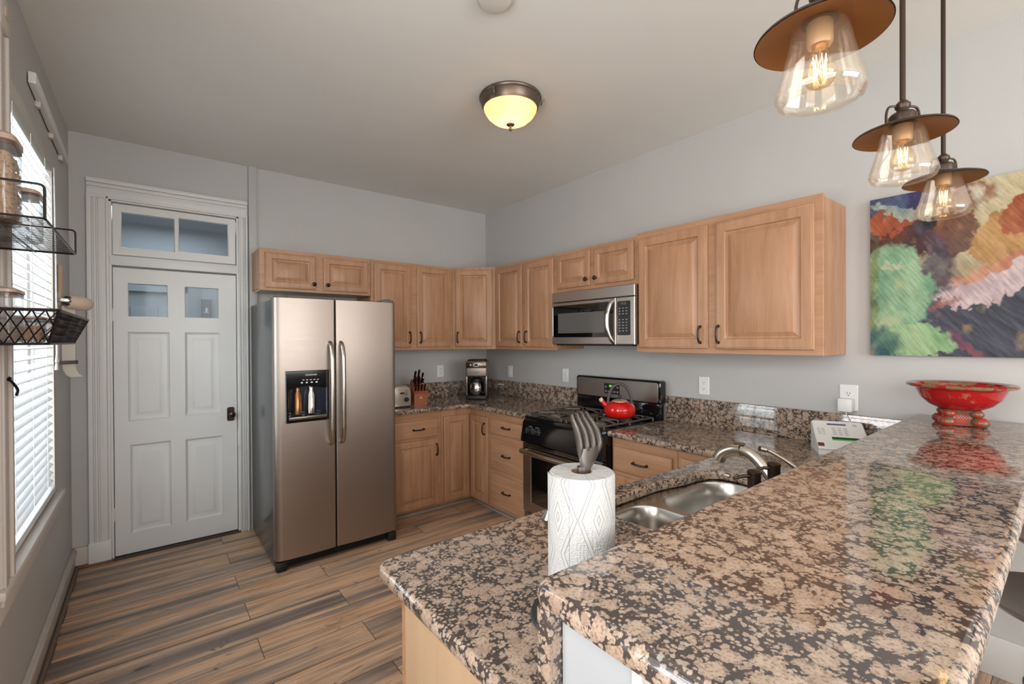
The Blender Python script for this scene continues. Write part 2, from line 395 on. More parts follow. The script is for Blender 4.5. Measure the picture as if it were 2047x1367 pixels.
m = MB().box(W-0.15, -3.0, YF-0.15, YF, 0, H).box(-0.2, 0, YF-0.15, YF, 0, H).box(-3.0, -0.2, YF-0.15, YF, 0, 0.75).box(-3.0, -0.2, YF-0.15, YF, 2.6, H)  # rear wall, its large opening added to let fill light in
struct('wall_front', m, WALL)
# hall behind the door
m = MB().box(-3.3, -3.2, 0.12, 1.4, 0, H).box(-2.0, -1.9, 0.12, 1.4, 0, H).box(-3.3, -1.9, 1.3, 1.4, 0, H).box(-3.3, -1.9, 0.12, 1.4, 2.53, H)
struct('wall_hall', m, HALL)
m = MB().box(-3.02, -2.64, 1.25, 1.30, 0, 1.895)
for a, b in ((-2.985, -2.86), (-2.79, -2.67)): m.box(a, b, 1.235, 1.25, 1.05, 1.775, 0.006)
m.box(-3.10, -3.02, 1.22, 1.30, 0, 1.99).box(-2.64, -2.565, 1.22, 1.30, 0, 1.99).box(-3.10, -2.565, 1.22, 1.30, 1.912, 1.99)
struct('door_2', m, HALL)
m = MB().box(-2.458, -2.376, 1.27, 1.30, 1.40, 1.865, 0.003)
sg = solo('hanging_sign', m, mat('charcoal_board', (62, 66, 74), 0.6), 'dark upright board with small white emblem seen through right door pane', 'sign')
m = MB().box(-2.427, -2.409, 1.26, 1.27, 1.745, 1.768).lathe([(0, 0), (0.010, 0.001), (0.010, 0.006), (0, 0.007)], (-2.418, 1.270, 1.775), 12, (0, -1, 0)).box(-2.438, -2.398, 1.26, 1.27, 1.735, 1.743)
part('emblem', m, IVORY, sg, world=True)
# exterior ground and window parts
m = MB()
x0, x1 = W-0.13, W-0.09
m.box(x0, x1, wy0, wy0+0.05, wz0, wz1).box(x0, x1, wy1-0.05, wy1, wz0, wz1).box(x0, x1, wy0, wy1, wz1-0.05, wz1).box(x0, x1, wy0, wy1, wz0, wz0+0.06).box(x0-0.01, x1+0.01, wy0, wy1, 1.53, 1.58)
m.box(x0, x1, -1.23, -1.21, wz0, wz1)
win = struct('window_1', m, WHITE)
struct('glass_pane', MB().box(W-0.112, W-0.108, wy0, wy1, wz0, wz1), GLASS, win)
m = MB()
m.box(W-0.15, W+0.0, wy1, wy1+0.018, wz0, wz1).box(W-0.09, W+0.001, wy1-0.012, wy1, wz0, wz1).box(W-0.15, W+0.001, wy0, wy0+0.012, wz0, wz1).box(W-0.15, W+0.001, wy0, wy1, wz1-0.012, wz1)
struct('window_reveal', m, OLDWHITE, win)
m = MB().box(W-0.10, W+0.036, wy0-0.16, wy1+0.055, wz0-0.03, wz0, 0.006)
m.box(W, W+0.016, wy0-0.12, wy1+0.0, wz0-0.125, wz0-0.03, 0.006).box(W+0.014, W+0.026, wy0-0.12, wy1, wz0-0.065, wz0-0.032, 0.005)
struct('window_sill', m, OLDWHITE, win)
m = MB().box(W, W+0.024, wy0-0.13, wy0-0.005, wz0, wz1+0.05, 0.004).box(W+0.022, W+0.034, wy0-0.035, wy0-0.012, wz0, wz1+0.05, 0.004).box(W+0.022, W+0.032, wy0-0.13, wy0-0.10, wz0, wz1+0.05, 0.004)
m.box(W, W+0.028, wy0-0.145, wy0+0.0, wz1+0.05, wz1+0.055, 0.002)
struct('window_casing', m, OLDWHITE, win)
m = MB()
for a, b, c, d in ((W-0.13, W-0.09, sy0, sy1),):
    m.box(a, b, c, c+0.05, 0.7, 2.4).box(a, b, d-0.05, d, 0.7, 2.4).box(a, b, c, d, 0.7, 0.76).box(a, b, c, d, 2.34, 2.4).box(a, b, c, d, 1.52, 1.57).box(a, b, -5.32, -5.28, 0.7, 2.4)
struct('fill_window_2', m, WHITE)  # invented window frame, out of view, for the side fill
m = MB(); a, b = W-0.13, W-0.09
m.box(a, b, by0, by0+0.05, 0.75, 2.45).box(a, b, by1-0.05, by1, 0.75, 2.45).box(a, b, by0, by1, 0.75, 0.81).box(a, b, by0, by1, 2.39, 2.45).box(a, b, by0, by1, 1.57, 1.62)
struct('fill_window_5', m, WHITE)  # unseen window beside the camera, added for its fill light
m = MB()
for x in (-3.0, -2.09, -1.16, -0.25): m.box(x, x+0.05, YF-0.13, YF-0.09, 0.75, 2.6)
for z in (0.75, 1.65, 2.54): m.box(-3.0, -0.2, YF-0.13, YF-0.09, z, z+0.06)
struct('fill_window_3', m, WHITE)  # added rear window frame, out of view, in front of the fill
# baseboards
m = MB().box(W, W+0.016, YF, 0, 0, 0.135, 0.004).box(W, W+0.024, YF, 0, 0.10, 0.125, 0.006)
struct('baseboard_left', m, OLDWHITE)
struct('trim_3', MB().box(W+0.016, W+0.036, YF, -0.02, 0, 0.024, 0.008).box(W, -3.05, -0.040, -0.02, 0, 0.024, 0.008), SHOE)
struct('baseboard_back', MB().box(W, -3.06, -0.02, 0, 0, 0.135, 0.004), OLDWHITE)
struct('baseboard_right', MB().box(-0.016, 0, YF, -3.73, 0, 0.17, 0.004), WHITE)
# door casing
m = MB()
def casing(m, xa, xb, za, zb, head):
    for a, b, d in ((0.0, 0.22, 0.034), (0.22, 0.30, 0.020), (0.30, 0.42, 0.026), (0.42, 0.50, 0.018), (0.50, 0.86, 0.022), (0.86, 1.0, 0.030)):
        if head: m.box(xa, xb, -d, 0, zb+(za-zb)*b, zb+(za-zb)*a, 0.003)
        else: m.box(xa+(xb-xa)*a, xa+(xb-xa)*b, -d, 0, za, zb, 0.003)
casing(m, -3.170, dx0+0.0, 0.135, 2.42, False); casing(m, -2.256, dx1-0.0, 0.0, 2.42, False); casing(m, -3.170, -2.256, 2.405, 2.53, True)
m.box(-3.175, dx0, -0.038, 0, 0, 0.15, 0.004)
m.box(dx0, dx0+0.012, -0.01, 0.12, 0, dz).box(dx1-0.012, dx1, -0.01, 0.12, 0, dz).box(dx0, dx1, -0.01, 0.12, dz-0.014, dz)
m.box(dx0, dx1, -0.012, 0.10, 1.972, 2.035, 0.003)
struct('trim_1', m, WHITE)
m = MB().box(-2.246, -2.190, -0.022, 0, 0.0, H, 0.003)
struct('trim_2', m, WALL)
# transom
def sash(m, x0, x1, z0, z1, holes, y0, y1, mitre=0.006):
    outer = [(x0, z0), (x1, z0), (x1, z1), (x0, z1)]
    hs = [[(a, c), (a, d), (b, d), (b, c)] for a, b, c, d in holes]
    M = Matrix(((1, 0, 0, 0), (0, 0, -1, 0), (0, 1, 0, 0), (0, 0, 0, 1)))
    m.slab(outer, hs, [(0, -y1), (0, -y0-mitre), (mitre*0.6, -y0)], M)
m = MB(); sash(m, -3.045, -2.330, 2.044, 2.392, [(-2.998, -2.709, 2.100, 2.335), (-2.681, -2.379, 2.106, 2.345)], 0.012, 0.045)
tr = struct('window_4', m, WHITE)
for a, b, c, d in ((-2.998, -2.709, 2.100, 2.335), (-2.681, -2.379, 2.106, 2.345)):
    struct('glass_pane', MB().box(a-0.01, b+0.01, 0.027, 0.030, c-0.01, d+0.01), PANE, tr)
# door
m = MB(); ph = [(-2.964, -2.753, 1.632, 1.855), (-2.648, -2.447, 1.632, 1.852)]
pp = [(-2.966, -2.745, 0.918, 1.522), (-2.649, -2.440, 0.924, 1.520), (-2.958, -2.742, 0.150, 0.750), (-2.650, -2.430, 0.150, 0.745)]
sash(m, -3.046, -2.329, 0.012, 1.962, ph+pp, 0.010, 0.050)
def ringquad(m, a, b, c, d, seq):
    """seq of (inset, y) rectangles"""
    rs = [[(a+i, y, c+i), (b-i, y, c+i), (b-i, y, d-i), (a+i, y, d-i)] for i, y in seq]
    m.rings(rs, True, True)
for a, b, c, d in pp: ringquad(m, a, b, c, d, [(-0.002, 0.04), (-0.002, 0.022), (0.012, 0.032), (0.032, 0.032), (0.052, 0.020), (0.058, 0.020)])
dr = struct('door_1', m, WHITE)
for a, b, c, d in ph: struct('glass_pane', MB().box(a-0.01, b+0.01, 0.030, 0.033, c-0.01, d+0.01), PANE, dr)
m = MB()
m.slab([(p[0], p[1]) for p in rrect(-0.024, 0.024, -0.052, 0.052, 0.012)], [], [(0, 0), (0, 0.004), (0.004, 0.007)], frame((-2.372, 0.010, 0.905), (1, 0, 0), (0, -1, 0)))
pl = struct('door_plate', m, BRONZE, dr)
m = MB().lathe([(0.011, 0), (0.011, 0.022), (0.018, 0.028), (0.026, 0.040), (0.027, 0.050), (0.020, 0.060), (0, 0.064)], (-2.372, 0.006, 0.905), 24, (0, -1, 0))
struct('door_knob', m, mat('dark_polished_knob', (70, 58, 52), 0.12, 0.9), dr)
for z in (1.64, 0.30):
    m = MB().cyl((-3.052, 0.0, z-0.045), (-3.052, 0.0, z+0.045), 0.007, 12).box(-3.052, -3.035, 0.004, 0.0105, z-0.04, z+0.04)
    struct('hinge', m, WHITE, dr)
m = MB().box(-2.331, -2.312, -0.016, -0.010, 0.66, 0.78, 0.002); struct('strike_plate', m, WHITE, dr)
struct('trim_4', MB().box(dx0, dx1, -0.03, 0.12, 0, 0.010), mat('dark_threshold', (60, 50, 44), 0.5))
# ------------------------------------------------------------------ blinds, rail, left wall things
bl = thing('window_blind', 'white wooden slat blind hanging in the kitchen window', 'blind', (W-0.03, -1.12, 0.70))
part('head_rail', MB().box(W-0.055, W+0.012, wy0+0.03, wy1-0.03, 2.36, 2.42, 0.004), mat('pale_head_rail', (190, 186, 176), 0.4), bl, world=True)
z = 0.745; zs = []
while z < 2.35:
    zs.append(z); z += 0.043
slat0 = None
for i, z in enumerate(zs):
    # lower slats lie steeper, the run near the middle is almost level
    tilt = math.radians(34 if z < 1.2 else (34-(z-1.2)/0.25*30 if z < 1.45 else (6 if z < 1.6 else 30)))
    m = MB(); rs = []
    for y in (wy0+0.030, wy1-0.030):
        row = []
        for k in range(7):
            a = (k/6-0.5)*0.050; hgt = 0.003*(1-(2*k/6-1)**2)
            row.append((a*math.cos(tilt)+hgt*math.sin(tilt), y, -a*math.sin(tilt)+hgt*math.cos(tilt)))
        row2 = [(p[0]-0.0025*math.sin(tilt), p[1], p[2]-0.0025*math.cos(tilt)) for p in reversed(row)]
        rs.append([(W-0.022+p[0], p[1], z+p[2]) for p in row+row2])
    m.rings(rs); part('slat', m, SLAT, bl, world=True)
part('bottom_rail', MB().box(W-0.05, W+0.006, wy0+0.035, wy1-0.035, 0.672, 0.705, 0.004), SLAT, bl, world=True)
for y in (-1.56, -1.22, -0.88):
    m = MB()
    for dx in (-0.048, 0.004): m.cyl((W+dx, y, 0.73), (W+dx, y, 2.37), 0.0012, 6)
    part('ladder_cord', m, SLAT, bl, world=True)
m = MB(); m.tube([(W+0.014, -0.70, 2.37), (W+0.016, -0.69, 1.9), (W+0.016, -0.695, 1.34)], 0.0018, 6).tube([(W+0.014, -0.69, 2.37), (W+0.018, -0.685, 1.9), (W+0.018, -0.680, 1.38)], 0.0018, 6)
cd = part('pull_cord', m, SLAT, bl, world=True)
for y, z in ((-0.695, 1.315), (-0.680, 1.355)):
    part('tassel', MB().lathe([(0.005, 0.035), (0.009, 0.0), (0.010, -0.002), (0, -0.003)], (W+0.017, y, z), 12), OLDWHITE, cd, world=True)
rl = thing('curtain_rail', 'white slim rail screwed to wall above the window blind', 'rail', (W, -0.78, 2.5))
R = Matrix.Translation((W, -0.78, 2.555)) @ Matrix.Rotation(math.radians(-3.0), 4, 'X')
part('track', MB().box(0.004, 0.030, -0.49, 0.49, -0.022, 0.028, 0.004, M=R), WHITE, rl, world=True)
for y in (-0.3, 0.05, 0.36): part('bracket', MB().box(0.0, 0.020, y-0.015, y+0.015, -0.045, -0.018, 0.003, M=R), OLDWHITE, rl, world=True)
al = thing('alarm_sensor', 'small cream sensor box on the wall above the blind head', 'sensor', (W, -1.64, 2.50))
part('housing', MB().box(W, W+0.030, -1.86, -1.72, 2.50, 2.62, 0.008), OLDWHITE, al, world=True)
part('lens', MB().box(W+0.029, W+0.033, -1.81, -1.77, 2.55, 2.58, 0.002), CREAM, al, world=True)
m = MB().tube(rbend([(W+0.002, -1.80, 1.33), (W+0.03, -1.80, 1.335), (W+0.055, -1.83, 1.30), (W+0.055, -1.86, 1.285)], 0.02), 0.004, 8).lathe([(0, -0.007), (0.007, 0), (0, 0.007)], (W+0.03, -1.80, 1.337), 10)
solo('wall_hook', m, WIRE, 'small black hook on the window casing below the wire basket', 'hook')
# two-tier wire rack on the left wall
rk = thing('wire_rack', 'black two-tier wire wall rack holding lidded canisters by the window', 'rack', (W+0.01, -2.2, 1.45))
ya, yb, xi, xo, zt = -2.485, -1.905, W+0.012, -3.049, 1.758
m = MB()
m.tube(rbend([(xi, ya, zt), (xo, ya, zt), (xo, yb, zt), (xi, yb, zt)], 0.01), 0.003, 8).tube([(xi, ya, zt), (xi, yb, zt)], 0.003, 8)
m.tube(rbend([(xi, ya, zt), (xi, ya, zt+0.082), (xo, ya, zt+0.082), (xo, ya, zt)], 0.012), 0.003, 8)
m.tube(rbend([(xi, yb, zt), (xi, yb, zt+0.082), (xo, yb, zt+0.082), (xo, yb, zt)], 0.012), 0.003, 8)
m.tube([((xi+xo)/2, ya, zt-0.003), ((xi+xo)/2, yb, zt-0.003)], 0.002, 6)
part('tray_frame', m, WIRE, rk, world=True)
m = MB()
for i in range(30):
    y = ya+(yb-ya)*(i+0.5)/30; m.cyl((xi, y, zt), (xo, y, zt), 0.0010, 5)
part('tray_wires', m, WIRE, rk, world=True)
zr, zb = 1.543, 1.454; yn, yf = -2.36, -1.63; ynb, yfb = -2.28, -1.75; xob = -3.070
m = MB()
m.tube(rbend([(xi, yn, zr), (-3.04, yn, zr), (-3.04, yf, zr), (xi, yf, zr), (xi, yn, zr)], 0.012), 0.0042, 8)
m.tube(rbend([(xi, ynb, zb), (xob, ynb, zb), (xob, yfb, zb), (xi, yfb, zb), (xi, ynb, zb)], 0.012), 0.0035, 8)
m.tube([(-3.04, yn, zr), (xob, ynb, zb)], 0.0035, 8).tube([(-3.04, yf, zr), (xob, yfb, zb)], 0.0035, 8)
m.tube([(xi, ya, zt), (xi, yn, zr)], 0.004, 8).tube([(xi, yb, zt+0.08), (xi, yf, zr)], 0.004, 8)
part('basket_frame', m, WIRE, rk, world=True)
m = MB()
def lattice(m, A, B, C, D, n, r=0.0018):
    """diamond lattice on quad A(bottom start) B(bottom end) C(top end) D(top start)"""
    A, B, C, D = map(Vector, (A, B, C, D)); q = lambda s, t: (A*(1-s)+B*s)*(1-t)+(D*(1-s)+C*s)*t
    for i in range(-2, n):
        for sgn in (1, -1):
            p = []
            for k in range(9):
                t = k/8; s = (i+2*t)/n if sgn > 0 else (i+2-2*t)/n
                if -1e-6 <= s <= 1+1e-6: p.append(q(s, t))
            if len(p) > 1: m.tube(p, r, 5)
lattice(m, (xi, ynb, zb), (xob, ynb, zb), (-3.04, yn, zr), (xi, yn, zr), 8)
lattice(m, (xi, yfb, zb), (xob, yfb, zb), (-3.04, yf, zr), (xi, yf, zr), 8)
lattice(m, (xob, ynb, zb), (xob, yfb, zb), (-3.04, yf, zr), (-3.04, yn, zr), 26)
for i in range(26):
    y = ynb+(yfb-ynb)*(i+0.5)/26; m.cyl((xi, y, zb), (xob, y, zb), 0.0013, 5)
for j in range(1, 8):
    t = j/8; x = xob+(-3.04-xob)*t; zz = zb+(zr-zb)*t
    m.tube([(x, ynb+(yn-ynb)*t, zz), (x, yfb+(yf-yfb)*t, zz)], 0.0013, 5)
part('basket_lattice', m, WIRE, rk, world=True)
def canister(loc, wx, wy, h, label, fill, lidm=TANL):
    t = thing('food_canister', label, 'canister', loc, 0, 'lidded canisters in the wire rack')
    def lp(i, z, r=0.02): return [(x, y, z) for x, y in rrect(-wx/2+i, wx/2-i, -wy/2+i, wy/2-i, r)]
    part('jar', MB().rings([lp(0.004, 0.0), lp(0, 0.006), lp(0, h*0.86), lp(0.006, h*0.90)]), CLEARP, t)
    part('lid', MB().rings([lp(0.003, h*0.885), lp(-0.003, h*0.90), lp(-0.003, h*0.955), lp(0.004, h*0.985), lp(0.014, h)]), lidm, t)
    part('seal', MB().rings([lp(0.002, h*0.845), lp(-0.001, h*0.85), lp(-0.001, h*0.885), lp(0.002, h*0.89)]), mat('smoky_seal', (96, 74, 66), 0.2), t)
    if fill:
        m = MB(); rnd = random.Random(3); hh = h*fill
        m.rings([[(x*0.86, y*0.86, z) for x, y, _ in lp(0.004, 0)] for z in (0.008, hh)])
        nn = 12
        for i in range(260):
            u = rnd.random()*4; k = int(u); f = (u-k)*2-1; X = wx/2-0.010; Y = wy/2-0.010
            x, y, nv = [(f*X, Y, (0, 1, 0)), (f*X, -Y, (0, -1, 0)), (X, f*Y, (1, 0, 0)), (-X, f*Y, (-1, 0, 0))][k]
            z = 0.012+rnd.random()*(hh-0.016)
            ax = Vector(nv)+Vector([rnd.uniform(-0.6, 0.6) for _ in range(3)]); ax.normalize()
            o1 = ax.orthogonal().normalized(); o2 = ax.cross(o1)
            pts = [Vector((x, y, z))+(o1*math.cos(a)+o2*math.sin(a))*0.0062 for a in [2*math.pi*q/8 for q in range(8)]]
            m.tube(pts, 0.0030, 5, closed=True)
        part('cereal', m, CEREAL, t, kind='stuff')
    return t
canister((-3.165, -2.335, zt+0.004), 0.100, 0.115, 0.225, 'tall clear canister of toasted ring cereal with tan lid on upper tray', 0.78)
canister((-3.160, -2.08, zt+0.004), 0.105, 0.110, 0.150, 'shorter clear empty canister behind the cereal on the upper tray', 0)
canister((-3.180, -2.215, zb+0.004), 0.095, 0.12, 0.150, 'clear canister with wide tan lid in lower basket, tallest there', 0)
canister((-3.150, -2.06, zb+0.004), 0.09, 0.10, 0.080, 'low canister half full of cereal in the lower basket', 0.6)
canister((-3.150, -1.90, zb+0.004), 0.10, 0.14, 0.075, 'low clear canister with flat tan lid at basket far end', 0)
# paper roll dispenser on the far side of the window
pr = thing('paper_roll_dispenser', 'wall dispenser with paper roll, dark hub and torn paper strip beside window', 'paper dispenser', (W, -0.5, 1.3))
part('wooden_handle', MB().tube(rbend([(W+0.012, -0.52, 1.70), (W+0.012, -0.515, 1.885), (W+0.012, -0.485, 1.885), (W+0.012, -0.485, 1.70)], 0.02), 0.009, 8).box(W, W+0.02, -0.53, -0.47, 1.66, 1.74, 0.01), LWOOD, pr, world=True)
dv = Vector((0.82, 0.57, -0.10)).normalized(); c0 = Vector((W+0.035, -0.52, 1.685))
part('paper_roll', MB().lathe([(0.024, 0.0), (0.034, 0.002), (0.039, 0.02), (0.040, 0.075), (0.035, 0.108), (0.022, 0.124), (0, 0.128)], c0, 28, dv), CREAM, pr, world=True)
hb = part('hub', MB().lathe([(0.013, -0.008), (0.026, -0.006), (0.027, 0.002), (0.02, 0.01)], c0+Vector((0.012, -0.016, 0.002)), 24, Vector((0.45, -0.9, 0.05))), mat('dark_blue_hub', (30, 36, 52), 0.3), pr, world=True)
part('axle', MB().lathe([(0.010, -0.001), (0.011, 0.006), (0.006, 0.010), (0, 0.011)], c0+Vector((0.015, -0.024, 0.002)), 16, Vector((0.45, -0.9, 0.05))), CHROME, hb, world=True)
part('bracket', MB().box(W, W+0.05, -0.555, -0.548, 1.68, 1.70, 0.002), NICKEL, pr, world=True)
m = MB()
def ribbon(m, pts, w, wd=(1, 0, 0), th=0.0006):
    wv = Vector(wd).normalized()*w/2
    rs = []
    for i, p in enumerate(pts):
        p = Vector(p); a = Vector(pts[max(0, i-1)]); b = Vector(pts[min(len(pts)-1, i+1)]); n = (b-a).cross(wv).normalized()*th
        rs.append([tuple(p-wv-n), tuple(p+wv-n), tuple(p+wv+n), tuple(p-wv+n)])
    m.rings(rs)
ribbon(m, [(W+0.045, -0.50, 1.66), (W+0.043, -0.50, 1.5), (W+0.043, -0.50, 1.335), (W+0.048, -0.50, 1.30), (W+0.06, -0.50, 1.275), (W+0.075, -0.50, 1.262)], 0.062, (0.8, 0.6, 0))
part('paper_strip', m, mat('kraft_paper', (205, 196, 182), 0.8), pr, world=True)
part('tear_bar', MB().box(-0.042, 0.042, -0.004, 0.004, -0.010, 0.010, 0.001, M=Matrix.Translation((W+0.045, -0.505, 1.345)) @ Matrix.Rotation(math.radians(37), 4, 'Z')), mat('dull_grey_metal', (110, 106, 104), 0.4, 0.7), pr, world=True)
part('backplate', MB().box(W, W+0.006, -0.53, -0.47, 1.33, 1.68, 0.002), OLDWHITE, pr, world=True)
# ------------------------------------------------------------------ cabinets
def door_mb(w, h, fr=0.055, slab=False, top=None):
    """raised-panel door, local x right, y up, z out"""
    th = 0.020
    if slab: seq = [(0, 0), (0, th-0.007), (0.004, th-0.003), (0.012, th-0.001), (0.016, th)]
    else: seq = [(0, 0), (0, th-0.008), (0.003, th-0.004), (0.009, th-0.002), (0.012, th), (fr-0.007, th), (fr-0.004, th-0.003), (fr-0.001, th-0.012), (fr+0.006, th-0.013), (fr+0.028, th-0.002), (fr+0.030, th-0.001)]
    m = MB()
    def rect(i, z):
        i = min(i, w/2-0.004, h/2-0.004); return [(i, i, z), (w-i, i, z), (w-i, h-i, z), (i, h-i, z)]
    return m.rings([rect(i, z) for i, z in seq])
def pull_mb(horizontal=False):
    """bow pull 0.10 long centred at origin, z out"""
    pts = [(0, -0.046, 0.002), (0, -0.046, 0.016), (0, -0.032, 0.025), (0, 0, 0.030), (0, 0.032, 0.025), (0, 0.046, 0.016), (0, 0.046, 0.002)]
    P = rbend(pts, 0.014, 4); m = MB(); n = len(P)
    m.tube(P, [0.0042+0.0016*math.sin(math.pi*i/(n-1)) for i in range(n)], 10)
    for s in (-1, 1): m.lathe([(0.009, 0), (0.009, 0.003), (0.006, 0.006), (0, 0.007)], (0, s*0.046, 0.0), 14); m.lathe([(0, -0.008), (0.006, -0.004), (0.0065, 0), (0.005, 0.005), (0, 0.007)], (0, s*0.044, 0.018), 12, (0, 1, 0))
    if horizontal: m.v = [(y, -x, z) for x, y, z in m.v]
    return m
PULL, PULLH = pull_mb(), pull_mb(True)
KNOB = MB().lathe([(0.007, 0), (0.006, 0.010), (0.010, 0.014), (0.0155, 0.019), (0.0155, 0.024), (0.010, 0.029), (0, 0.031)], (0, 0, 0), 20)
def place(mb, M):
    o = MB(); o.add(mb.v, mb.f, M); o.mi = list(mb.mi); return o
def add_door(cab, org, right, normal, u0, u1, z0, z1, handle=None, kind='door', m=None, fr=0.055):
    """org: a point on the face plane (z ignored); u measured along right"""
    base = Vector((org[0], org[1], 0))+Vector(right)*u0; M = frame((base.x, base.y, z0), right, normal)
    mm = m or MAPLE
    d = part(kind, place(door_mb(u1-u0, z1-z0, fr, kind == 'drawer_front'), M), mm, cab, world=True, angle=28)
    if handle:
        hk, hu, hz = handle
        hm = {'pull': PULL, 'pullh': PULLH, 'knob': KNOB}[hk]
        bb = Vector((org[0], org[1], 0))+Vector(right)*hu+Vector(normal)*0.019
        part('knob' if hk == 'knob' else 'handle', place(hm, frame((bb.x, bb.y, hz), right, normal)), KNOBM if hk == 'knob' else BRONZE, d, world=True)
    return d
BX, BN = (1, 0, 0), (0, -1, 0)      # back wall run: right, outward
RX, RN = (0, -1, 0), (-1, 0, 0)     # right wall run
TOP, BOT = 2.137, 1.372; e = 0.0015
def body(cab, x0, x1, y0, y1, z0, z1, m=MAPLE, name='case'):
    part(name, MB().box(x0, x1, y0, y1, z0, z1, 0.0015, 1), m, cab, world=True)
# over the fridge
c = thing('wall_cabinet', 'short two-door maple cabinet with round knobs above the refrigerator', 'cabinet', (-1.81, -0.16, 1.83), 0, 'maple wall cabinets')
body(c, -2.226, -1.402, -0.30, -e, 1.842, TOP); body(c, -2.226, -1.402, -0.32, -0.30, 1.83, TOP, MAPLEX, 'face_frame')
part('underside', MB().box(-2.215, -1.41, -0.298, -0.01, 1.832, 1.842), MAPLEIN, c, world=True)
add_door(c, (0, -0.32), BX, BN, -2.190, -1.838, 1.850, 2.108, ('knob', -1.856, 1.892), fr=0.05)
add_door(c, (0, -0.32), BX, BN, -1.783, -1.425, 1.850, 2.108, ('knob', -1.755, 1.892), fr=0.05)
# back tall pair
c = thing('wall_cabinet', 'tall two-door maple cabinet on the rear wall between refrigerator and corner', 'cabinet', (-1.0, -0.16, BOT), 0, 'maple wall cabinets')
body(c, -1.400, -0.612, -0.30, -e, BOT+0.01, TOP); body(c, -1.400, -0.612, -0.32, -0.30, BOT, TOP, MAPLEX, 'face_frame')
add_door(c, (0, -0.32), BX, BN, -1.372, -1.040, 1.395, 2.110, ('pull', -1.058, 1.482))
add_door(c, (0, -0.32), BX, BN, -0.982, -0.640, 1.395, 2.116, ('pull', -0.955, 1.482))
# diagonal corner
c = thing('wall_cabinet', 'single-door diagonal maple corner cabinet above the coffee maker', 'cabinet', (-0.3, -0.3, BOT), 0, 'maple wall cabinets')
m = MB(); m.slab([(-e, -e), (-0.610, -e), (-0.610, -0.320), (-0.320, -0.610), (-e, -0.610)], [], [(0, BOT), (0, TOP)])
part('case', m, MAPLE, c, world=True)
dg = Vector((1, -1, 0)).normalized(); dn = Vector((-1, -1, 0)).normalized()
add_door(c, (-0.610, -0.320), dg, dn, 0.030, 0.380, 1.395, 2.112, ('pull', 0.055, 1.482))
# right wall pair
c = thing('wall_cabinet', 'narrow two-door maple cabinet between corner cabinet and microwave', 'cabinet', (-0.16, -1.0, BOT), 0, 'maple wall cabinets')
body(c, -0.30, -e, -1.418, -0.612, BOT+0.01, TOP); body(c, -0.32, -0.30, -1.418, -0.612, BOT, TOP, MAPLEH, 'face_frame')
add_door(c, (-0.32, 0), RX, RN, 0.640, 1.010, 1.395, 2.110, ('pull', 0.985, 1.482))
add_door(c, (-0.32, 0), RX, RN, 1.050, 1.402, 1.395, 2.108, ('pull', 1.080, 1.482))
# over the microwave
c = thing('wall_cabinet', 'short two-door maple cabinet with round knobs above the microwave', 'cabinet', (-0.16, -1.8, 1.82), 0, 'maple wall cabinets')
body(c, -0.30, -e, -2.198, -1.420, 1.83, TOP); body(c, -0.32, -0.30, -2.198, -1.420, 1.822, TOP, MAPLEH, 'face_frame')
add_door(c, (-0.32, 0), RX, RN, 1.445, 1.788, 1.852, 2.112, ('knob', 1.765, 1.898), fr=0.05)
add_door(c, (-0.32, 0), RX, RN, 1.830, 2.175, 1.852, 2.110, ('knob', 1.855, 1.898), fr=0.05)
# big cabinet
c = thing('wall_cabinet', 'wide two-door maple cabinet at the end of the run beside the painting', 'cabinet', (-0.16, -2.7, BOT), 0, 'maple wall cabinets')
body(c, -0.315, -e, -3.262, -2.200, BOT, TOP+0.005); body(c, -0.335, -0.315, -3.266, -2.200, BOT, TOP+0.012, MAPLEH, 'face_frame')
add_door(c, (-0.335, 0), RX, RN, 2.225, 2.695, 1.400, 2.110, ('pull', 2.655, 1.482), fr=0.062)
add_door(c, (-0.335, 0), RX, RN, 2.742, 3.232, 1.400, 2.108, ('pull', 2.762, 1.482), fr=0.062)
# base cabinets
CT = 0.895; CB = 0.860
def toe(cab, x0, x1, y0, y1): part('toe_kick', MB().box(x0, x1, y0, y1, 0.0, 0.085), MAPLEX, cab, world=True)
c = thing('base_cabinet', 'maple base cabinet with one drawer above one door beside the refrigerator', 'cabinet', (-1.1, -0.3, 0), 0, 'maple base cabinets')
body(c, -1.40, -0.902, -0.58, -e, 0.085, CB); body(c, -1.40, -0.902, -0.60, -0.58, 0.055, CB, MAPLEX, 'face_frame'); toe(c, -1.40, -0.902, -0.55, -e)
add_door(c, (0, -0.60), BX, BN, -1.330, -0.936, 0.652, 0.795, ('pullh', -1.12, 0.722), 'drawer_front', MAPLEX)
add_door(c, (0, -0.60), BX, BN, -1.330, -0.932, 0.068, 0.628, ('pull', -0.956, 0.535))
c = thing('base_cabinet', 'maple corner base cabinet with two narrow doors meeting in the corner', 'cabinet', (-0.5, -0.5, 0), 0, 'maple base cabinets')
m = MB(); m.slab([(-e, -e), (-0.900, -e), (-0.900, -0.60), (-0.60, -0.60), (-0.60, -0.898), (-e, -0.898)], [], [(0, 0.055), (0, CB)]); part('case', m, MAPLE, c, world=True)
m = MB(); m.slab([(-e, -e), (-0.900, -e), (-0.900, -0.55), (-0.55, -0.55), (-0.55, -0.898), (-e, -0.898)], [], [(0, 0), (0, 0.055)]); part('toe_kick', m, MAPLEX, c, world=True)
add_door(c, (0, -0.60), BX, BN, -0.880, -0.622, 0.070, 0.800)
add_door(c, (-0.60, 0), RX, RN, 0.622, 0.885, 0.070, 0.800, ('pull', 0.850, 0.700))
c = thing('base_cabinet', 'maple base cabinet of three stacked drawers left of the stove', 'cabinet', (-0.3, -1.15, 0), 0, 'maple base cabinets')
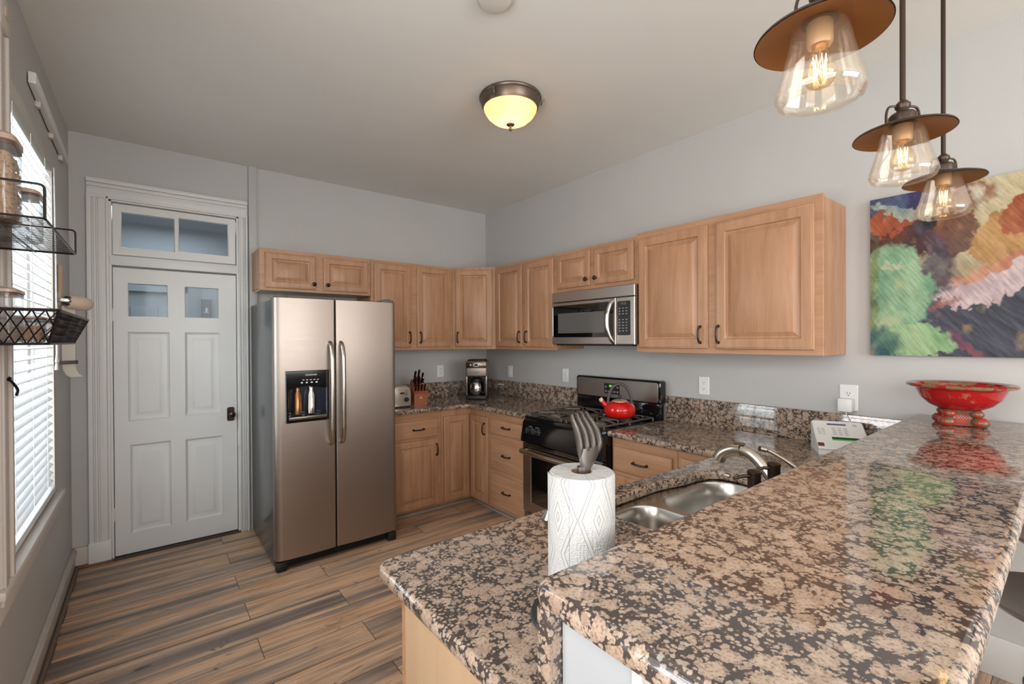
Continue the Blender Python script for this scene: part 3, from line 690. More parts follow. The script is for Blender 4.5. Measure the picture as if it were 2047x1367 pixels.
body(c, -0.58, -e, -1.412, -0.900, 0.085, CB); body(c, -0.60, -0.58, -1.412, -0.900, 0.055, CB, MAPLEH, 'face_frame'); toe(c, -0.55, -e, -1.412, -0.900)
for z0, z1 in ((0.680, 0.800), (0.385, 0.640), (0.085, 0.347)):
    add_door(c, (-0.60, 0), RX, RN, 0.928, 1.385, z0, z1, ('pullh', 1.155, (z0+z1)/2+0.01), 'drawer_front', MAPLEH)
c = thing('base_cabinet', 'maple base cabinet with drawer and door right of the stove', 'cabinet', (-0.3, -2.4, 0), 0, 'maple base cabinets')
body(c, -0.58, -e, -2.660, -2.212, 0.085, CB); body(c, -0.60, -0.58, -2.660, -2.212, 0.055, CB, MAPLEH, 'face_frame'); toe(c, -0.55, -e, -2.660, -2.212)
add_door(c, (-0.60, 0), RX, RN, 2.228, 2.632, 0.655, 0.800, ('pullh', 2.43, 0.728), 'drawer_front', MAPLEH)
add_door(c, (-0.60, 0), RX, RN, 2.228, 2.632, 0.068, 0.628)
c = thing('base_cabinet', 'maple filler base cabinet where the stove run meets the sink peninsula', 'cabinet', (-0.3, -2.8, 0), 0, 'maple base cabinets')
body(c, -0.58, -e, -2.960, -2.662, 0.085, CB); body(c, -0.60, -0.58, -2.960, -2.662, 0.055, CB, MAPLEH, 'face_frame'); toe(c, -0.55, -e, -2.960, -2.662)
add_door(c, (-0.60, 0), RX, RN, 2.685, 2.935, 0.068, 0.815)
# sink peninsula base
c = thing('sink_base_cabinet', 'sink peninsula base cabinet with pale birch end panel and maple stile', 'cabinet', (-1.2, -3.25, 0), 0, 'maple base cabinets')
m = MB(); m.box(-2.345, -1.76, -3.54, -2.985, 0.085, CB).box(-1.76, -0.86, -3.54, -2.985, 0.085, 0.62).box(-0.86, -0.01, -3.54, -2.985, 0.085, CB).box(-2.30, -0.6, -3.50, -3.03, 0, 0.085)
part('case', m, MAPLE, c, world=True)
part('face_frame', MB().box(-2.350, -0.605, -2.985, -2.965, 0.03, CB, 0.001, 1), MAPLEX, c, world=True)
part('end_panel', MB().box(-2.353, -2.346, -3.54, -2.992, 0.0, CB), PALEPLY, c, world=True, label='pale birch end panel')
for a, b in ((-2.33, -1.90), (-1.88, -1.45), (-1.43, -1.0), (-0.98, -0.62)):
    add_door(c, (0, -2.965), (-1, 0, 0), (0, 1, 0), -b, -a, 0.068, 0.81, ('pull', -b+0.03, 0.70))
# floor edge strip below the corner cabinets
m = MB().box(-1.40, -0.562, -0.563, -0.551, 0, 0.022, 0.004).box(-0.563, -0.551, -1.41, -0.563, 0, 0.022, 0.004)
struct('trim_5', m, mat('pale_grey_strip', (150, 142, 136), 0.5))
# ------------------------------------------------------------------ countertops
BULL = [(0.006, CB), (0.001, CB+0.006), (0.0, CB+0.014), (0.0, CB+0.022), (0.003, CB+0.030), (0.008, CB+0.0342), (0.012, CT)]
ct = thing('countertop', 'brown speckled granite worktop in the corner from refrigerator to stove', 'countertop', (-0.7, -0.5, CB), 0, 'granite worktops')
m = MB(); lo = [(-0.003, -0.003), (-1.425, -0.003), (-1.425, -0.640)]
arc = [(-0.68-0.0, -0.640)]
for i in range(1, 6):
    a = math.radians(90-90*i/6); arc.append((-0.68+0.04*math.cos(a), -0.68+0.04*math.sin(a)))
lo += arc+[(-0.640, -0.68), (-0.640, -1.416), (-0.003, -1.416)]
m.slab(lo, [], BULL); part('slab', m, GRANITE, ct, world=True)
m = MB().box(-1.425, -0.003, -0.024, -0.003, CT, 1.040, 0.003).box(-0.024, -0.003, -1.416, -0.024, CT, 1.045, 0.003)
part('backsplash', m, GRANITE, ct, world=True)
ct = thing('countertop', 'brown speckled granite worktop with sink cut-out right of the stove', 'countertop', (-1.0, -2.9, CB), 0, 'granite worktops')
out = [(-0.003, -2.205), (-0.640, -2.205), (-0.640, -2.90), (-0.652, -2.918), (-0.675, -2.930)]
out += [(-2.365, -2.924), (-2.388, -2.930), (-2.402, -2.944), (-2.408, -2.965), (-2.408, -3.542), (-0.003, -3.542)]
hole = []
for x, y in [(-1.685, -3.06), (-1.66, -3.025), (-1.60, -3.008), (-1.30, -3.006), (-1.22, -3.018), (-1.155, -3.034), (-1.06, -3.038), (-0.99, -3.052), (-0.955, -3.085), (-0.945, -3.13), (-0.952, -3.21), (-0.96, -3.30), (-0.985, -3.345), (-1.04, -3.365), (-1.61, -3.365), (-1.665, -3.345), (-1.685, -3.30)]: hole.append((x, y))
# hole listed clockwise when seen from above
def area2(p): return sum(p[i-1][0]*p[i][1]-p[i][0]*p[i-1][1] for i in range(len(p)))
if area2(hole) > 0: hole = hole[::-1]
if area2(out) < 0: out = out[::-1]
m = MB(); m.slab(out, [hole], BULL); part('slab', m, GRANITE, ct, world=True)
part('backsplash', MB().box(-0.024, -0.003, -3.542, -2.205, CT, 1.062, 0.003), GRANITE, ct, world=True)
# sink
sk = thing('sink', 'undermount stainless steel double-bowl sink in the granite peninsula', 'sink', (-1.31, -3.18, 0.66))
m = MB()
b1 = (-1.675, -1.428, -3.355, -3.035); b2 = (-1.398, -0.958, -3.355, -3.045)
oo = rrect(-1.71, -0.92, -3.39, -2.985, 0.04)
m.slab(oo, [rrect(*b1, 0.075, 6, False), rrect(*b2, 0.11, 6, False)], [(0, 0.850), (0, 0.856)])
part('rim', m, SINKM, sk, world=True)
for bb, rd, dep in ((b1, 0.075, 0.17), (b2, 0.11, 0.20)):
    m = MB(); rs = []
    for ins, zz in ((0, 0.856), (0.004, 0.85), (0.010, 0.80), (0.016, 0.856-dep+0.04), (0.028, 0.856-dep+0.012), (0.055, 0.856-dep)):
        rs.append([(x, y, zz) for x, y in rrect(bb[0]+ins, bb[1]-ins, bb[2]+ins, bb[3]-ins, max(0.02, rd-ins*0.6), 8)])
    m.rings(rs, False, True); o = part('bowl', m, SINKM, sk, world=True, angle=60)
    cx, cy = (bb[0]+bb[1])/2, (bb[2]+bb[3])/2
    part('drain', MB().lathe([(0.045, 0.001), (0.043, 0.004), (0.030, 0.003), (0.028, 0.001), (0, 0.0012)], (cx, cy, 0.856-dep), 24), CHROME, o, world=True)
# faucet
fa = thing('faucet', 'brushed nickel pull-out faucet with arched spout behind the sink', 'faucet', (-1.2, -3.43, CT))
sp = [(-1.20, -3.435, CT), (-1.20, -3.420, 0.94), (-1.20, -3.385, 0.985), (-1.20, -3.350, 1.028), (-1.20, -3.318, 1.054), (-1.20, -3.285, 1.062)]
hd = [(-1.20, -3.285, 1.062), (-1.20, -3.262, 1.060), (-1.20, -3.235, 1.050), (-1.20, -3.212, 1.032), (-1.20, -3.203, 1.012)]
part('spout', MB().tube(rbend(sp, 0.03), 0.0195, 16), NICKEL, fa, world=True)
part('spray_head', MB().tube(rbend(hd, 0.02), 0.0225, 16), NICKEL, fa, world=True)
part('button', MB().box(-1.211, -1.189, -3.296, -3.258, 1.0805, 1.0855, 0.002), mat('dark_button', (70, 60, 54), 0.4), fa, world=True)
part('base', MB().lathe([(0.030, 0), (0.030, 0.006), (0.022, 0.014), (0.018, 0.03)], (-1.20, -3.435, CT), 24), NICKEL, fa, world=True)
fl = thing('faucet_lever', 'separate brushed nickel faucet lever with swept handle', 'faucet handle', (-1.06, -3.44, CT))
part('base', MB().lathe([(0.027, 0), (0.027, 0.006), (0.020, 0.012), (0.019, 0.06), (0.016, 0.075), (0, 0.082)], (-1.06, -3.44, CT), 24), NICKEL, fl, world=True)
L = rbend([(-1.06, -3.44, 0.965), (-1.075, -3.425, 0.995), (-1.10, -3.385, 1.03), (-1.13, -3.345, 1.060), (-1.15, -3.325, 1.066)], 0.02)
part('lever', MB().tube(L, [0.013-0.006*min(1, i/(len(L)*0.6))+0.003*(i > len(L)*0.8) for i in range(len(L))], 12, flat=1.3), NICKEL, fl, world=True)
for i, (x, y) in enumerate(((-1.500, -3.462), (-1.370, -3.462))):
    lb = ['dark bronze soap dispenser nearer the paper towel, behind the sink', 'dark bronze soap dispenser nearer the faucet spout, behind the sink'][i]
    if i == 0:
        sd = thing('soap_dispenser', lb, 'soap dispenser', (x, y, CT), 0, 'soap dispensers'); sd0 = sd
        part('collar', MB().lathe([(0.022, 0), (0.022, 0.005), (0.015, 0.010), (0.012, 0.125), (0.017, 0.130)], (0, 0, 0), 20), BRONZE, sd)
        part('pump_head', MB().lathe([(0.0165, 0.130), (0.0175, 0.134), (0.0175, 0.176), (0.019, 0.178), (0.019, 0.184), (0.012, 0.188), (0, 0.189)], (0, 0, 0), 24), BRONZE, sd)
        part('nozzle', MB().tube([(0, 0, 0.170), (-0.03, 0.018, 0.172), (-0.055, 0.032, 0.166)], [0.006, 0.005, 0.004], 8), BRONZE, sd)
    else: dup(sd0, (x, y, CT), 0, lb)
# ------------------------------------------------------------------ bar
struct('wall_bar', MB().box(-2.375, -e, -3.705, -3.575, 0, 1.062), PONY)
struct('trim_6', MB().box(-2.380, -2.372, -3.718, -3.703, 0, 1.062).box(-2.372, -e, -3.718, -3.705, 0, 1.062), WHITE)
struct('trim_7', MB().box(-2.36, -0.02, -3.735, -3.719, 0.0, 0.14, 0.004), WHITE)
bp = solo('granite_upstand', MB().box(-2.400, -0.004, -3.573, -3.545, CT, 1.062, 0.003), GRANITE, 'upright granite panel on the bar wall behind the sink', 'granite panel')
bt = solo('bar_counter', MB().slab([(-0.003, -3.540), (-2.385, -3.540), (-2.400, -3.548), (-2.407, -3.562), (-2.412, -3.955), (-2.405, -3.975), (-2.388, -3.983), (-0.003, -3.958)][::-1] if area2([(-0.003, -3.540), (-2.385, -3.540), (-2.400, -3.548), (-2.407, -3.562), (-2.412, -3.955), (-2.405, -3.975), (-2.388, -3.983), (-0.003, -3.958)]) < 0 else [(-0.003, -3.540), (-2.385, -3.540), (-2.400, -3.548), (-2.407, -3.562), (-2.412, -3.955), (-2.405, -3.975), (-2.388, -3.983), (-0.003, -3.958)], [], [(0.008, 1.063), (0.002, 1.067), (0, 1.076), (0, 1.086), (0.003, 1.094), (0.009, 1.099), (0.014, 1.100)]), GRANITE, 'raised brown granite breakfast bar top crossing the foreground', 'bar top')
# ------------------------------------------------------------------ refrigerator
FX0, FX1, FH = -2.245, -1.440, 1.735; FY = -0.905
fr = thing('refrigerator', 'stainless steel side-by-side refrigerator with water and ice dispenser', 'refrigerator', ((FX0+FX1)/2, -0.45, 0))
part('cabinet_body', MB().box(FX0+0.003, FX1-0.003, -0.835, -0.07, 0.02, FH-0.01, 0.004), FSIDE, fr, world=True, label='dark grey side casing')
xm = -1.873
def fdoor(xa, xb, za, zb, yb=-0.838, yf=FY, hole=None):
    m = MB(); n = 7; pr = []
    pr.append((xa, yb)); pr.append((xb, yb))
    def arcp(cx, cy, r, a0, a1): return [(cx+r*math.cos(math.radians(a0+(a1-a0)*i/n)), cy+r*math.sin(math.radians(a0+(a1-a0)*i/n))) for i in range(n+1)]
    return pr
def door_profile(xa, xb, rl, rr_):
    yb, yf = -0.838, FY; n = 8; p = [(xb, yb), (xa, yb)]
    p += [(xa+rl-rl*math.cos(math.radians(90*i/n)), yf+rl*0.75-rl*0.75*math.sin(math.radians(90*i/n))) for i in range(n+1)]
    w = (xb-rr_)-(xa+rl)
    p += [(xa+rl+w*i/12, yf-0.006*math.sin(math.pi*i/12)) for i in range(1, 12)]
    p += [(xb-rr_+rr_*math.sin(math.radians(90*i/n)), yf+rr_*0.75-rr_*0.75*math.cos(math.radians(90*i/n))) for i in range(n+1)]
    return p
def fridge_door(xa, xb, rl, rr_, hole=None):
    m = MB(); p = door_profile(xa, xb, rl, rr_)
    if area2(p) < 0: p = p[::-1]
    zs = [0.070, FH]
    if not hole: m.slab(p, [], [(0.004, zs[0]), (0, zs[0]+0.004), (0, zs[1]-0.004), (0.004, zs[1])])
    else:
        hx0, hx1, hz0, hz1 = hole
        m.slab(p, [], [(0.004, zs[0]), (0, zs[0]+0.004), (0, hz0)]); m.slab(p, [], [(0, hz1), (0, zs[1]-0.004), (0.004, zs[1])])
        L = [q for q in p if q[0] <= hx0+1e-6]; R_ = [q for q in p if q[0] >= hx1-1e-6]
        for side, hx in ((L, hx0), (R_, hx1)):
            q = [a for a in side]+[(hx, -0.838), (hx, FY-0.004)]
            cx = sum(a[0] for a in q)/len(q); cy = sum(a[1] for a in q)/len(q)
            q.sort(key=lambda a: math.atan2(a[1]-cy, a[0]-cx))
            # merge duplicates
            qq = [q[0]]
            for a in q[1:]:
                if (Vector(a)-Vector(qq[-1])).length > 1e-5: qq.append(a)
            m.slab(qq, [], [(0, hz0), (0, hz1)])
    return m
HZ = (-2.172, -1.932, 0.950, 1.255)
d1 = part('freezer_door', fridge_door(FX0, xm-0.004, 0.045, 0.008, HZ), STEEL, fr, world=True, angle=25)
d2 = part('refrigerator_door', fridge_door(xm+0.004, FX1, 0.008, 0.035), STEEL, fr, world=True, angle=25)
for d, x, s in ((d1, xm-0.036, -1), (d2, xm+0.036, 1)):
    P = rbend([(x, FY-0.002, 1.445), (x, FY-0.030, 1.43), (x, FY-0.058, 1.36), (x, FY-0.062, 1.10), (x, FY-0.058, 0.85), (x, FY-0.030, 0.785), (x, FY-0.002, 0.775)], 0.06, 6)
    part('handle', MB().tube(P, 0.0145, 14, flat=0.95), CHROME if 0 else NICKEL, d, world=True)
# dispenser
hx0, hx1, hz0, hz1 = HZ; yo = FY-0.012
dsp = MB(); M = frame((0, 0, 0), (1, 0, 0), (0, -1, 0))
def fl_(x, z): return (x, z)
outer = [(hx0-0.012, hz0-0.014), (hx1+0.012, hz0-0.014), (hx1+0.012, hz1+0.012), (hx0-0.012, hz1+0.012)]
cav = [(hx0+0.006, hz0+0.030), (hx1-0.006, hz0+0.030), (hx1-0.006, 1.148)]
for i in range(1, 10):
    s = i/10; cav.append((hx1-0.006+(hx0-hx1+0.012)*s, 1.148+0.020*math.sin(math.pi*s)))
cav.append((hx0+0.006, 1.148))
dsp.slab(outer, [cav[::-1]], [(0, -FY-0.01), (0, -yo-0.003), (0.004, -yo+0.002)], M)
dd = part('dispenser_panel', dsp, BLACKG, d1, world=True)
# cavity
m = MB().box(hx0+0.002, hx1-0.002, -0.842, -0.839, hz0, hz1).box(hx0+0.0005, hx0+0.003, -0.905, -0.839, hz0, hz1).box(hx1-0.003, hx1-0.0005, -0.905, -0.839, hz0, hz1).box(hx0, hx1, -0.905, -0.839, hz0, hz0+0.02)
part('dispenser_recess', m, mat('dispenser_recess_grey', (70, 78, 90), 0.12, 0.6), dd, world=True)
for x, mm in ((-2.105, mat('amber_paddle', (150, 106, 70), 0.2, 0.8)), (-2.020, CHROME)):
    part('paddle', MB().lathe([(0.028, 0), (0.026, 0.13), (0.016, 0.15), (0.018, 0.175)], (x, -0.868, 0.985), 20), mm, dd, world=True)
part('drip_tray', MB().box(hx0+0.004, hx1-0.004, yo-0.012, -0.85, hz0+0.004, hz0+0.026, 0.006), mat('grey_tray', (120, 112, 106), 0.25, 0.7), dd, world=True)
text('brand_lettering', 'FRIGIDAIRE', 0.014, frame(((hx0+hx1)/2+0.02, yo-0.0022, 1.238), (1, 0, 0), (0, -1, 0)), IVORY, dd)
m = MB()
for i in range(5): m.box(-2.085+i*0.022, -2.073+i*0.022, yo-0.0028, yo-0.002, 1.205, 1.209)
for i in range(4): m.box(-2.095+i*0.030, -2.083+i*0.030, yo-0.0028, yo-0.002, 1.186, 1.194)
part('control_marks', m, IVORY, dd, world=True)
for x, s in ((FX0+0.045, 1), (FX1-0.055, -1)):
    m = MB().box(x-0.045, x+0.045, -0.895, -0.77, FH-0.004, FH+0.014, 0.008).box(x-0.020, x+0.020, -0.89, -0.84, FH+0.010, FH+0.022, 0.006)
    part('hinge_cover', m, mat('grey_hinge_plastic', (96, 94, 92), 0.35), fr, world=True)
m = MB().box(FX0+0.03, FX1-0.03, -0.872, -0.86, 0.018, 0.066, 0.003)
for i in range(5): m.box(FX0+0.08, FX1-0.08, -0.880, -0.870, 0.022+i*0.009, 0.026+i*0.009)
m.box(FX0+0.03, FX1-0.03, -0.86, -0.83, 0.02, 0.068)
part('base_grille', m, BLACKM, fr, world=True)
for x in (FX0+0.035, FX1-0.035): part('foot', MB().box(x-0.032, x+0.032, -0.900, -0.845, 0.0, 0.064, 0.01), BLACKM, fr, world=True)
for x in (FX0+0.05, FX1-0.05): part('foot', MB().cyl((x, -0.12, 0), (x, -0.12, 0.03), 0.02), BLACKM, fr, world=True)
# ------------------------------------------------------------------ stove
SY0, SY1 = -2.202, -1.420
st = thing('gas_stove', 'stainless and black freestanding gas stove with cast iron grates', 'stove', (-0.34, -1.81, 0))
part('side_casing', MB().box(-0.625, -0.03, SY0+0.002, SY1-0.002, 0.03, 0.865, 0.003), mat('black_side_enamel', (20, 18, 18), 0.15), st, world=True)
m = MB(); m.slab([(x, y) for x, y in rrect(-0.660, -0.075, SY0+0.001, SY1-0.001, 0.02)], [], [(0, 0.862), (0, 0.884), (0.005, 0.892), (0.012, 0.894), (0.03, 0.889)])
part('cooktop', m, BLACKG, st, world=True)
# sloped control panel
m = MB(); pf = [(-0.628, 0.700), (-0.690, 0.708), (-0.688, 0.735), (-0.668, 0.845), (-0.655, 0.864), (-0.628, 0.864)]
m.rings([[(x, y, z) for x, z in pf] for y in (SY0+0.002, SY1-0.002)])
cp = part('control_panel', m, BLACKG, st, world=True)
sl = Vector((-0.668+0.688, 0, 0.845-0.735)).normalized(); nrm = Vector((-sl.z, 0, sl.x))
kn = None
for y in (-1.515, -1.590, -2.035, -2.110):
    c0 = Vector((-0.6775, y, 0.795)); Mk = Matrix.Translation(c0) @ Vector((0, 0, 1)).rotation_difference(nrm).to_matrix().to_4x4()
    m = MB().lathe([(0.026, 0), (0.026, 0.006), (0.021, 0.010), (0.019, 0.030), (0.016, 0.034), (0, 0.034)], (0, 0, 0), 24, M=Mk)
    m.box(-0.022, 0.022, -0.005, 0.005, 0.012, 0.040, 0.003, M=Mk)
    k = part('knob', m, BLACKM, cp, world=True)
    m = MB()
    for i in range(9):
        a = math.radians(-120+30*i); m.box(0.031*math.cos(a)-0.002, 0.031*math.cos(a)+0.002, 0.031*math.sin(a)-0.002, 0.031*math.sin(a)+0.002, 0.0004, 0.001, M=Mk)
    part('dial_marks', m, IVORY, cp, world=True)
# oven door
m = MB(); Mx = frame((-0.632, 0, 0), (0, -1, 0), (-1, 0, 0))
m.slab([(1.424, 0.190), (2.198, 0.190), (2.198, 0.655), (1.424, 0.655)], [[(1.515, 0.265), (1.515, 0.600), (2.107, 0.600), (2.107, 0.265)]], [(0, 0.0), (0, 0.036), (0.004, 0.040)], Mx)
od = part('oven_door', m, STEELZ, st, world=True)
part('oven_window', MB().box(-0.668, -0.665, -2.115, -1.507, 0.257, 0.608), OVENG, od, world=True)
part('oven_cavity', MB().box(-0.640, -0.634, -2.115, -1.507, 0.257, 0.608), mat('dark_oven_cavity', (30, 30, 31), 0.4), od, world=True)
m = MB()
for z in (0.34, 0.43, 0.52): m.cyl((-0.648, -2.10, z), (-0.648, -1.52, z), 0.003, 6)
for i in range(10): m.cyl((-0.648, -1.55-i*0.06, 0.27), (-0.648, -1.55-i*0.06, 0.33), 0.002, 5)
part('oven_rack', m, CHROME, od, world=True)
m = MB().box(-0.672, -0.632, -2.198, -1.424, 0.657, 0.698, 0.003); part('vent_trim', m, BLACKG, st, world=True)
m = MB().box(-0.676, -0.671, -2.19, -1.43, 0.672, 0.676).box(-0.676, -0.671, -2.19, -1.43, 0.684, 0.688); part('vent_slots', m, CHROME, st, world=True)
hp = rbend([(-0.670, -2.175, 0.640), (-0.718, -2.170, 0.642), (-0.722, -1.81, 0.642), (-0.718, -1.450, 0.642), (-0.670, -1.445, 0.640)], 0.02)
part('handle', MB().tube(hp, 0.0185, 14), NICKEL, od, world=True)
part('storage_drawer', MB().box(-0.662, -0.628, -2.198, -1.424, 0.045, 0.180, 0.006), STEELZ, st, world=True)
for x, y in ((-0.6, -1.46), (-0.6, -2.16), (-0.1, -1.46), (-0.1, -2.16)): part('foot', MB().cyl((x, y, 0), (x, y, 0.04), 0.018, 12), BLACKM, st, world=True)
# burners and grates
for x in (-0.50, -0.23):
    for y in (-1.60, -2.02):
        m = MB().lathe([(0.050, 0.888), (0.048, 0.897), (0.038, 0.899), (0.036, 0.903), (0.034, 0.906), (0, 0.907)], (x, y, 0), 24)
        part('burner', m, mat('burner_cap', (120, 114, 108), 0.5, 0.4), st, world=True)
def grate(y0, y1):
    m = MB(); zt = 0.922; r = 0.0065; x0, x1 = -0.625, -0.110
    m.tube(rbend([(x0, y0, zt-0.012), (x1, y0, zt-0.012), (x1, y1, zt-0.012), (x0, y1, zt-0.012), (x0, y0, zt-0.012)], 0.02), r, 8)
    ym = (y0+y1)/2; m.tube([((x0+x1)/2, y0, zt-0.010), ((x0+x1)/2, y1, zt-0.010)], r, 8)
    for cx in (-0.50, -0.23):
        for k in range(4):
            a = math.radians(45+90*k); ex = cx+0.12*math.cos(a); ey = ym+0.15*math.sin(a)
            ix = cx+0.028*math.cos(a); iy = ym+0.028*math.sin(a)
            m.tube(rbend([(ex, ey, zt-0.022), (ex, ey, zt-0.002), (ix, iy, zt), (ix, iy, zt-0.008)], 0.010), r*0.9, 8)
        for s in (-1, 1):
            m.tube(rbend([(cx, ym+s*(y1-y0)/2, zt-0.012), (cx, ym+s*0.10, zt), (cx, ym+s*0.035, zt), (cx, ym+s*0.035, zt-0.010)], 0.012), r, 8)
    for x in (x0, x1, (x0+x1)/2):
        for y in (y0, y1): m.cyl((x, y, 0.889), (x, y, zt-0.010), 0.007, 8)
    return m
for a, b in ((-2.165, -1.835), (-1.785, -1.455)): part('burner_grate', grate(a, b), IRON, st, world=True)
# backguard
m = MB().box(-0.085, -0.03, SY0+0.004, SY1-0.004, 0.86, 1.01, 0.004); part('backguard_base', m, BLACKG, st, world=True)
m = MB(); pf = rrect(1.418, 2.210, 1.000, 1.165, 0.02)
Mb = frame((-0.028, 0, 0), (0, -1, 0), (-1, 0, 0)); m.slab(pf, [], [(0.0, 0.0), (0, 0.055), (0.006, 0.062)], Mb)
bg = part('backguard', m, BLACKG, st, world=True)
part('steel_face', MB().slab(rrect(1.432, 2.195, 1.013, 1.152, 0.016), [], [(0, 0.0615), (0.0, 0.064), (0.001, 0.0645)], Mb), STEELZ, bg, world=True)
cb = part('clock_panel', MB().slab(rrect(1.715, 1.865, 1.040, 1.120, 0.008), [], [(0, 0.0645), (0.001, 0.066)], Mb), mat('clock_dark', (44, 42, 42), 0.2), bg, world=True)
text('clock_digits', '10:32', 0.026, frame((-0.0945, -1.79, 1.100), (0, -1, 0), (-1, 0, 0)), GREENLED, cb)
m = MB()
for i in range(5):
    for j in (0, 1):
        if j == 1 and 1 <= i <= 3: continue
        yy = 1.733+i*0.028; m.slab(rrect(yy-0.009, yy+0.009, 1.052+j*0.034, 1.066+j*0.034, 0.003), [], [(0, 0.0655), (0.001, 0.067)], Mb)
part('buttons', m, mat('grey_button', (130, 128, 124), 0.4), cb, world=True)
# kettle
kt = thing('tea_kettle', 'round red enamel tea kettle with black arched handle on stove grate', 'kettle', (-0.345, -2.065, 0.930))
kt.scale = (1, 1, 1.12)
part('kettle_body', MB().lathe([(0.075, 0), (0.090, 0.004), (0.102, 0.022), (0.106, 0.042), (0.102, 0.062), (0.085, 0.082), (0.060, 0.093), (0.052, 0.095)], (0, 0, 0), 48), RED, kt, angle=60)
part('base_ring', MB().lathe([(0.06, -0.0005), (0.077, -0.0005), (0.080, 0.003), (0.076, 0.006)], (0, 0, 0), 40), CHROME, kt)
kl = part('lid', MB().lathe([(0.054, 0.093), (0.053, 0.097), (0.040, 0.103), (0.015, 0.107), (0, 0.108)], (0, 0, 0), 36), mat('brass_cream_lid', (200, 176, 140), 0.2, 0.5), kt)
part('lid_knob', MB().lathe([(0.006, 0.105), (0.006, 0.114), (0.011, 0.120), (0.010, 0.130), (0.005, 0.136), (0, 0.137)], (0, 0, 0), 20), BLACKM, kl)
dv = Vector((-0.70, 0.71, 0)).normalized()   # spout direction, away to the back left
part('spout', MB().tube([dv*0.075+Vector((0, 0, 0.060)), dv*0.105+Vector((0, 0, 0.078)), dv*0.122+Vector((0, 0, 0.098))], [0.022, 0.017, 0.013], 16), RED, kt)
part('whistle', MB().tube([dv*0.119+Vector((0, 0, 0.095)), dv*0.130+Vector((0, 0, 0.112))], [0.014, 0.013], 14), mat('cream_whistle', (214, 180, 160), 0.3), kt)
hp = [dv*(0.078*math.cos(math.radians(a)))+Vector((0, 0, 0.085+0.115*math.sin(math.radians(a)))) for a in range(0, 181, 12)]
part('handle', MB().tube([dv*0.078+Vector((0, 0, 0.070))]+hp+[dv*-0.078+Vector((0, 0, 0.070))], 0.0095, 12), mat('grey_black_handle', (66, 62, 62), 0.35), kt)
# ------------------------------------------------------------------ microwave
mw = thing('microwave', 'stainless over-the-range microwave with bowed handle and black keypad', 'microwave', (-0.2, -1.81, 1.42))
MZ0, MZ1 = 1.422, 1.818; my0, my1 = 1.440, 2.218
part('casing', MB().box(-0.322, -0.004, -2.196, -1.424, MZ0+0.008, MZ1, 0.003), mat('microwave_brown_side', (78, 66, 60), 0.35, 0.5), mw, world=True)
part('bottom_vent', MB().box(-0.36, -0.02, -2.19, -1.47, MZ0-0.010, MZ0+0.008, 0.003), BLACKM, mw, world=True)
Mm = frame((-0.340, 0, 0), (0, -1, 0), (-1, 0, 0))
part('front_bezel', MB().box(-0.345, -0.3365, -my1, -my0, MZ0+0.006, MZ1-0.002), mat('dark_steel_side', (120, 104, 96), 0.35, 0.8), mw, world=True)
m = MB().slab([(my0, 1.742), (my1, 1.742), (my1, MZ1), (my0, MZ1)], [], [(0, 0.004), (0, 0.038), (0.004, 0.042)], Mm); part('vent_panel', m, STEELZ, mw, world=True)
m = MB().slab([(my0, MZ0), (2.062, MZ0), (2.062, 1.738), (my0, 1.738)], [rrect(1.452, 2.040, 1.476, 1.712, 0.012, 4, False)], [(0, 0.004), (0, 0.038), (0.004, 0.042)], Mm)
md = part('door', m, STEELZ, mw, world=True)
part('door_glass', MB().slab(rrect(1.450, 2.042, 1.474, 1.714, 0.012), [], [(0, 0.010), (0, 0.0395)], Mm), BLACKGLASS, md, world=True)
part('inner_screen', MB().slab(rrect(1.505, 1.965, 1.505, 1.655, 0.004), [], [(0, 0.0394), (0, 0.0402)], Mm), mat('grey_perforated_screen', (96, 94, 92), 0.12), md, world=True)
hp = rbend([(-0.376, -2.045, 1.725), (-0.405, -2.040, 1.705), (-0.428, -2.030, 1.640), (-0.432, -2.028, 1.580), (-0.428, -2.030, 1.520), (-0.405, -2.040, 1.455), (-0.376, -2.045, 1.435)], 0.03)
part('handle', MB().tube(hp, 0.014, 14), CHROME, md, world=True)
m = MB().slab([(2.066, MZ0), (my1, MZ0), (my1, 1.738), (2.066, 1.738)], [], [(0, 0.004), (0, 0.038), (0.004, 0.042)], Mm)
kp = part('keypad_panel', m, STEELZ, mw, world=True)
part('keypad', MB().slab(rrect(2.074, 2.186, 1.484, 1.712, 0.010), [], [(0, 0.042), (0.001, 0.0432)], Mm), mat('keypad_black', (40, 40, 40), 0.25), kp, world=True)
m = MB()
for r in range(9):
    for k in range(3):
        if r in (3, ): continue
        yy = 2.098+k*0.028; zz = 1.664-r*0.019; m.slab([(yy-0.006, zz-0.002), (yy+0.006, zz-0.002), (yy+0.006, zz+0.003), (yy-0.006, zz+0.003)], [], [(0, 0.0431), (0, 0.0437)], Mm)
part('key_legends', m, mat('key_grey', (170, 170, 168), 0.5), kp, world=True)
text('display_digits', '10:32', 0.022, frame((-0.3836, -2.130, 1.695), (0, -1, 0), (-1, 0, 0)), mat('dim_display', (120, 130, 70), 0.5), kp)
